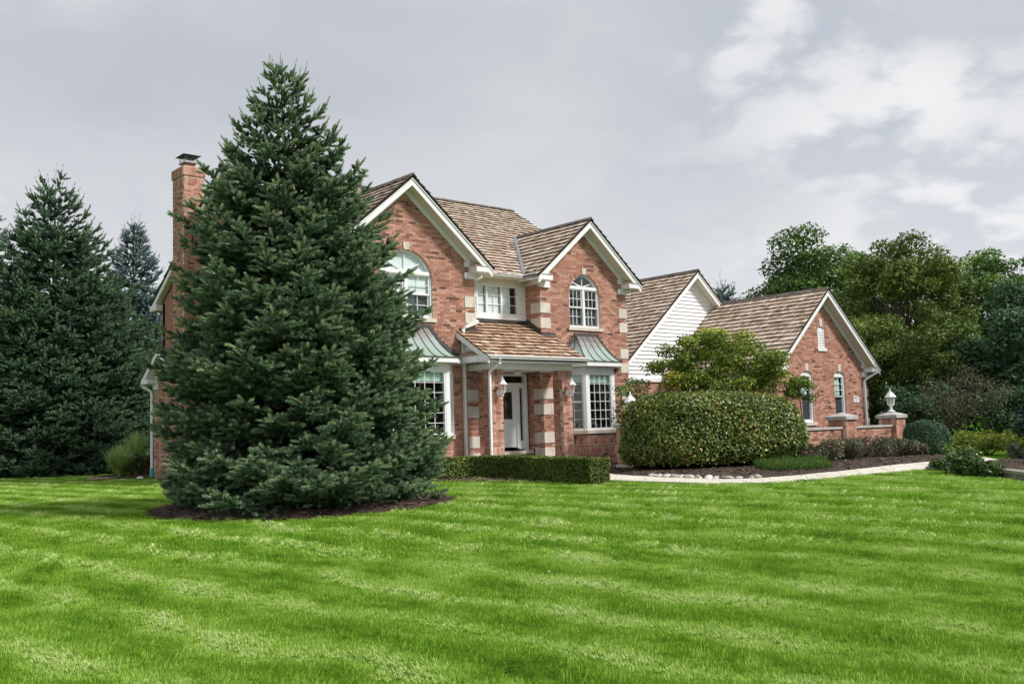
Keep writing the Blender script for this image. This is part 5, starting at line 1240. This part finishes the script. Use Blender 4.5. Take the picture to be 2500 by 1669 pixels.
# left bed: ornamental grass, leafy plants, planter box, cap, stone
GRS = leafmat('silver_grass_blades', [(0, (0.060, 0.125, 0.029)), (0.5, (0.200, 0.342, 0.083)), (0.85, (0.530, 0.718, 0.234)), (1, (0.637, 0.750, 0.600))], .5, .3)
def grass_clump(name, x, y, h, n, label, seed, spread=.55, plume=True):
    r = np.random.default_rng(seed); z0 = ghf(x, y)+.03; t = thing(name, (x, y, z0), label, 'plant'); V = []; Fq = []; tn = []
    for i in range(n):
        a = r.uniform(0, 6.28); l = h*r.uniform(.55, 1.05); s = spread*r.uniform(.1, 1); w_ = r.uniform(.010, .020); d = np.array([math.cos(a), math.sin(a), 0]); sd = np.array([-d[1], d[0], 0])*w_; b = len(V)
        b0 = np.array([x, y, z0])+d*.12*r.uniform(0, 1); droop = r.uniform(.1, .5)*s
        for j in range(5):
            q = j/4; p = b0+d*l*s*q**1.5+np.array([0, 0, l*(q*(1-.25*s)-droop*q**3)]); ww = 1-.9*q; V += [p-sd*ww, p+sd*ww]
        for j in range(4): Fq.append((b+2*j, b+2*j+1, b+2*j+3, b+2*j+2)); tn.append(np.clip(r.normal(.35+.12*j, .15), 0, 1))
    npmesh('blades', np.array(V), np.array(Fq), tn, GRS, t); return t
grass_clump('ornamental_grass', 12.45, 36.0, 1.25, 1800, 'tall silvery ornamental grass clump left of the house corner', 110)
grass_clump('ornamental_grass', 14.0, 38.6, 1.75, 900, 'thin green grass clump growing in the brown planter', 111, .3)
lowshrub('hydrangea_plant', 13.3, 37.4, .75, .95, 'low green leafy plant between the grass clump and the planter', 'plant', GRN, 2200, .10, 112)
pl = thing('planter_box', (14.0, 37.5, -1.35), 'brown wooden planter box with lattice side behind the downspout', 'planter'); x0, x1, y0, y1 = 13.82, 14.4, 37.3, 37.9
m = MB(); m.box(x0-.08, x1+.08, y0-.08, y1+.08, -.62, -.57); m.build('rim', WOODB, pl)
for (a, b) in ((x0, y0), (x1-.07, y0), (x0, y1-.07), (x1-.07, y1-.07)): MB().box(a, a+.07, b, b+.07, -1.36, -.62).build('post', WOODB, pl)
MB().box(x0+.07, x1-.07, y0+.005, y0+.05, -.80, -.62).build('rail', WOODB, pl); MB().box(x0+.005, x0+.05, y0+.07, y1-.07, -.80, -.62).build('rail', WOODB, pl)
MB().box(x0+.06, x1-.06, y0+.07, y1-.07, -1.33, -.63).build('liner', ROOM, pl)
m = MB()
for k in range(-3, 8): m.obox((x0+.08*k, y0+.055, -1.33), (.02, 0, 0), (.45, 0, .53), (0, .008, 0)) if 0 <= k < 1 else None
for k in range(5):
    m.obox((x0+.07+.09*k, y0+.052, -1.33), (.022, 0, 0), (.10, 0, .52), (0, .008, 0)); m.obox((x0+.16+.09*k, y0+.061, -1.33), (.022, 0, 0), (-.10, 0, .52), (0, .008, 0))
m.build('lattice', WOODB, pl)
tag(MB().lathe((12.6, 34.35, ghf(12.6, 34.35)), [(.085, -.05), (.085, .03), (.115, .035), (.115, .075), (.06, .10), (.02, .105)], 14).build('drain_cap', WHITE), 'white round drain cap at the lawn edge left of the house', 'cap')
m = MB(); m.prism([(11.3, 36.0, -1.36), (11.9, 35.4, -1.36), (12.3, 35.75, -1.36), (11.9, 36.3, -1.36)], (0, 0, .09)); tag(m.build('flat_stone', mat('pink_flagstone', lambda h: h.pr(h.ramp(h.noise(8, 5), [(.3, (.36, .24, .19)), (.7, (.55, .40, .32))]), .9))), 'flat pinkish stone on the mulch beside the ornamental grass', 'stone')
MB_ = MB(); x_, y_ = 9.55, 7.55
fl = thing('clover_flower', (7.0, 7.6, ghf(7.0, 7.6)), 'single tiny white flower standing in the lawn', 'flower'); z_ = ghf(7.0, 7.6); MB().tube([(7.0, 7.6, z_), (7.01, 7.6, z_+.085)], .002, 4).build('stem', GRS, fl); MB().lathe((7.01, 7.6, z_+.08), [(.003, 0), (.009, .004), (.009, .010), (.003, .014)], 8).build('flower_head', WHITE, fl)
# lettering on the plaque: too small to read in the photograph, kept as dark marks
m = MB(); y = GY-.032
for (a, b, z0, z1) in ((38.165, 38.20, .805, .835), (38.205, 38.235, .80, .83), (38.24, 38.30, .80, .838), (38.305, 38.34, .803, .83), (38.36, 38.39, .80, .832), (38.40, 38.45, .803, .833), (38.42, 38.52, .755, .772), (38.17, 38.205, .705, .73), (38.27, 38.30, .70, .735), (38.305, 38.345, .703, .73), (38.35, 38.38, .70, .735)): m.box(a, b, y, y+.004, z0, z1)
m.build('lettering', INK, pq)

# ------------------------------------------------------------------ grass
def b_grass(h):
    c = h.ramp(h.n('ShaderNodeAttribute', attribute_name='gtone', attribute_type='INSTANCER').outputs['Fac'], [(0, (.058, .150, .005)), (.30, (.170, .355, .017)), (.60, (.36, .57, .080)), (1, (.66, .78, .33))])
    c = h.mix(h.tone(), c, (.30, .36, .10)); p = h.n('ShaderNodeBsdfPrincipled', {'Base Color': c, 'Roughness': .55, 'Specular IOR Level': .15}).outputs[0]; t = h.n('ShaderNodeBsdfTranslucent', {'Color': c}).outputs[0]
    return h.n('ShaderNodeMixShader', {0: .3, 1: p, 2: t}).outputs[0]
GRASS = mat('lawn_grass_blades', b_grass)
def tuft(seed, n, w_, L, R):
    r = np.random.default_rng(seed); V = []; Fq = []; tn = []
    for i in range(n):
        a = r.uniform(0, 6.28); q = math.sqrt(r.uniform())*R; b0 = np.array([q*math.cos(a), q*math.sin(a), -.01]); az = r.uniform(0, 6.28); ln = L*r.uniform(.55, 1.25); bend = r.uniform(.15, .75); d = np.array([math.cos(az), math.sin(az), 0]); f = r.uniform(0, 6.28); sd = np.array([math.cos(f), math.sin(f), 0])*w_*.5*r.uniform(.7, 1.3); b = len(V)
        p1 = b0+d*ln*bend*.25+np.array([0, 0, ln*.55]); p2 = b0+d*ln*bend*.8+np.array([0, 0, ln*(.95-.2*bend)]); V += [b0-sd, b0+sd, p1-sd*.8, p1+sd*.8, p2]
        Fq += [(b, b+1, b+3), (b, b+3, b+2), (b+2, b+3, b+4)]; k = r.uniform() < .05; tn += [.8 if k else r.uniform(0, .12)]*3
    me = bpy.data.meshes.new('grass_tuft'); me.from_pydata([tuple(p) for p in V], [], Fq); at = me.attributes.new('tone', 'FLOAT', 'FACE'); at.data.foreach_set('value', tn); me.materials.append(GRASS); return bpy.data.objects.new('grass_tuft', me)
def grass_field(name, poly, holes, step, dens, tf, dmin, dmax):
    P = np.array(poly); xs = np.arange(P[:, 0].min(), P[:, 0].max(), step); ys = np.arange(P[:, 1].min(), P[:, 1].max(), step); X, Y = np.meshgrid(xs+step/2, ys+step/2); d = .656*X+.7547*Y; lat = .7547*X-.656*Y
    k = inpoly(X, Y, P) & (d >= dmin) & (d < dmax) & (np.abs(lat) < .545*d+2.2)
    for h_ in holes: k &= ~inpoly(X, Y, h_)
    X, Y = X[k]-step/2, Y[k]-step/2; n = len(X); q = np.stack([np.stack([X, Y], -1), np.stack([X+step, Y], -1), np.stack([X+step, Y+step], -1), np.stack([X, Y+step], -1)], 1).reshape(-1, 2); V = np.concatenate([q, gh(q[:, 0], q[:, 1])[:, None]], 1)
    o = npmesh(name, V, np.arange(4*n).reshape(-1, 4), np.full(n, .5), GRASS, kind='stuff')
    ng = bpy.data.node_groups.new('grass', 'GeometryNodeTree'); ng.interface.new_socket('Geometry', in_out='INPUT', socket_type='NodeSocketGeometry'); ng.interface.new_socket('Geometry', in_out='OUTPUT', socket_type='NodeSocketGeometry')
    A_ = ng.nodes.new
    def nd(t, inp=None, **kw):
        x = A_(t)
        for a, b in kw.items(): setattr(x, a, b)
        for a, b in (inp or {}).items():
            if hasattr(b, 'is_output'): ng.links.new(b, x.inputs[a])
            else: x.inputs[a].default_value = b
        return x
    gi = A_('NodeGroupInput'); go = A_('NodeGroupOutput')
    dp = nd('GeometryNodeDistributePointsOnFaces', {'Mesh': gi.outputs[0], 'Density': dens, 'Seed': 3})
    pos = A_('GeometryNodeInputPosition').outputs[0]; sp = nd('ShaderNodeSeparateXYZ', {0: pos})
    def m_(op, a, b): return nd('ShaderNodeMath', {0: a, 1: b}, operation=op).outputs[0]
    n1 = nd('ShaderNodeTexNoise', {'Vector': pos, 'Scale': .55, 'Detail': 3.0}).outputs[0]; n2 = nd('ShaderNodeTexNoise', {'Vector': nd('ShaderNodeVectorMath', {0: pos, 1: (1.5, .55, 1)}, operation='MULTIPLY').outputs[0], 'Scale': 1.9, 'Detail': 5.0, 'Roughness': .65}).outputs[0]
    qv = m_('ADD', m_('ADD', sp.outputs[0], m_('MULTIPLY', sp.outputs[1], .13)), m_('MULTIPLY', n1, 1.15)); st = m_('SINE', m_('MULTIPLY', qv, 2*math.pi/1.18), 0)
    qw = m_('ADD', m_('ADD', m_('MULTIPLY', sp.outputs[0], .75), m_('MULTIPLY', sp.outputs[1], -.62)), m_('MULTIPLY', n1, 1.6)); st2 = m_('SINE', m_('MULTIPLY', qw, 2*math.pi/1.3), 0)
    pk = m_('SUBTRACT', m_('MULTIPLY', m_('POWER', m_('ADD', .5, m_('MULTIPLY', st, .5)), 2.2), 2.3), .85)
    n3 = nd('ShaderNodeTexNoise', {'Vector': pos, 'Scale': .8, 'Detail': 2.0}).outputs[0]
    sw = m_('ADD', m_('MULTIPLY', m_('MULTIPLY', pk, .8), m_('ADD', .15, m_('MULTIPLY', n3, 1.7))), m_('MULTIPLY', st2, .34))
    lean = m_('ADD', m_('MULTIPLY', sw, .55), m_('MULTIPLY', m_('SUBTRACT', n2, .5), 1.35))
    # stripes: rollers lay the blades towards or away from the mower, along the camera side axis
    rx = nd('ShaderNodeCombineXYZ', {0: m_('MULTIPLY', lean, .75), 1: m_('MULTIPLY', lean, -.65), 2: nd('FunctionNodeRandomValue', {2: 0.0, 3: 6.283}, data_type='FLOAT').outputs[1]})
    rot = nd('FunctionNodeEulerToRotation', {0: rx.outputs[0]}).outputs[0]
    tone = m_('ADD', m_('ADD', m_('MULTIPLY', sw, .19), m_('MULTIPLY', m_('SUBTRACT', n2, .5), 1.3)), m_('ADD', m_('ADD', .30, m_('MULTIPLY', n1, .36)), m_('MULTIPLY', nd('FunctionNodeRandomValue', {2: -1.0, 3: 1.0}, data_type='FLOAT').outputs[1], .14)))  # light and dark of the mowing stripes also painted into the blade colour
    oi = nd('GeometryNodeObjectInfo', {'Object': tf, 'As Instance': False})
    io = nd('GeometryNodeInstanceOnPoints', {'Points': dp.outputs[0], 'Instance': oi.outputs['Geometry'], 'Rotation': rot, 'Scale': m_('ADD', m_('MULTIPLY', sw, -.07), nd('FunctionNodeRandomValue', {2: .78, 3: 1.2}, data_type='FLOAT').outputs[1])})
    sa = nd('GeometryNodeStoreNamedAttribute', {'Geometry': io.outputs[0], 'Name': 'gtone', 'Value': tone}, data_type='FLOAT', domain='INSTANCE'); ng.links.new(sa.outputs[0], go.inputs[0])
    md = o.modifiers.new('grass', 'NODES'); md.node_group = ng; return o
lawn_poly = [(-4, -4), (22.2, -4), (26, 4), (23.2, 8.9), (24.0, 9.9), (24.8, 11.0), (25.2, 12.45)]+[tuple(p) for p in A[::-1] if p[0] < 25.2 and p[1] < 16.5]+[(16.5, 15.8), (16.72, 17.1), (17.15, 18.9), (17.5, 20.5), (17.0, 21.2), (14.4, 21.0), (13.6, 24.4), (13.9, 31), (12.8, 34.6), (12.0, 34.6), (11.0, 36.8), (14, 40), (10, 43), (-4, 60)]
holes = [[(SPX+2.9*math.cos(a), SPY+2.9*math.sin(a)) for a in np.linspace(0, 2*math.pi, 30)[:-1]]]
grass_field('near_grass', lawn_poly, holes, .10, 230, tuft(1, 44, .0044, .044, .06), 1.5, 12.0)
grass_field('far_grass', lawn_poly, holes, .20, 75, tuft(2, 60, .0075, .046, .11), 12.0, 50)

# ------------------------------------------------------------------ fallen leaves
FALL = leafmat('fallen_leaves', [(0, (.10, .06, .02)), (.5, (.28, .19, .06)), (1, (.45, .36, .16))])
r = np.random.default_rng(130); k = r.integers(6, len(A)-8, 170); f = r.uniform(0, 1, 170)[:, None]; j = np.minimum(k, len(B)-1); P2 = A[k]*(1-f)+B[j]*f
P = np.concatenate([np.column_stack([P2, gh(P2[:, 0], P2[:, 1])+.052]), np.column_stack([q_ := r.uniform([6, 8], [20, 16], (90, 2)), gh(q_[:, 0], q_[:, 1])+.05])])
V, Fq, tn = leaves(P, unit(np.array([0, 0, 1.])+.35*r.standard_normal(P.shape)), r.uniform(.025, .055, len(P)), r.uniform(0, 1, len(P)), r, aspect=.7); npmesh('fallen_leaves', V, Fq, tn, FALL, kind='stuff')
sh = bpy.data.objects['viburnum_shrub']; m = MB(); LP = []; LN = []
for i in range(60):
    a = r.uniform(0, 6.28); d = np.array([2.7*math.cos(a), 1.35*math.sin(a)]); c_, s_ = math.cos(va), math.sin(va); q = r.uniform(.3, 1); x = vc[0]+(d[0]*c_-d[1]*s_)*q; y = vc[1]+(d[0]*s_+d[1]*c_)*q; z = vc[2]+1.1*max(0, 1-q**5)**.25 if q < .99 else vc[2]+r.uniform(-.6, .8); l = r.uniform(.12, .34); t_ = np.array([x+r.normal(0, .07), y+r.normal(0, .07), z+l]); m.tube([(x, y, z-.15), t_], [.006, .002], 4)
    for f in np.linspace(.45, 1, 5): LP.append(np.array([x, y, z-.15])*(1-f)+t_*f+.02*r.standard_normal(3)); LN.append(unit(r.standard_normal(3)+[0, 0, .6]))
m.build('stray_shoots', BARK, sh); V, Fq, tn = leaves(np.array(LP), np.array(LN), r.uniform(.05, .10, len(LP)), r.uniform(.4, .95, len(LP)), r, aspect=.7); npmesh('stray_leaves', V, Fq, tn, VIB, sh)
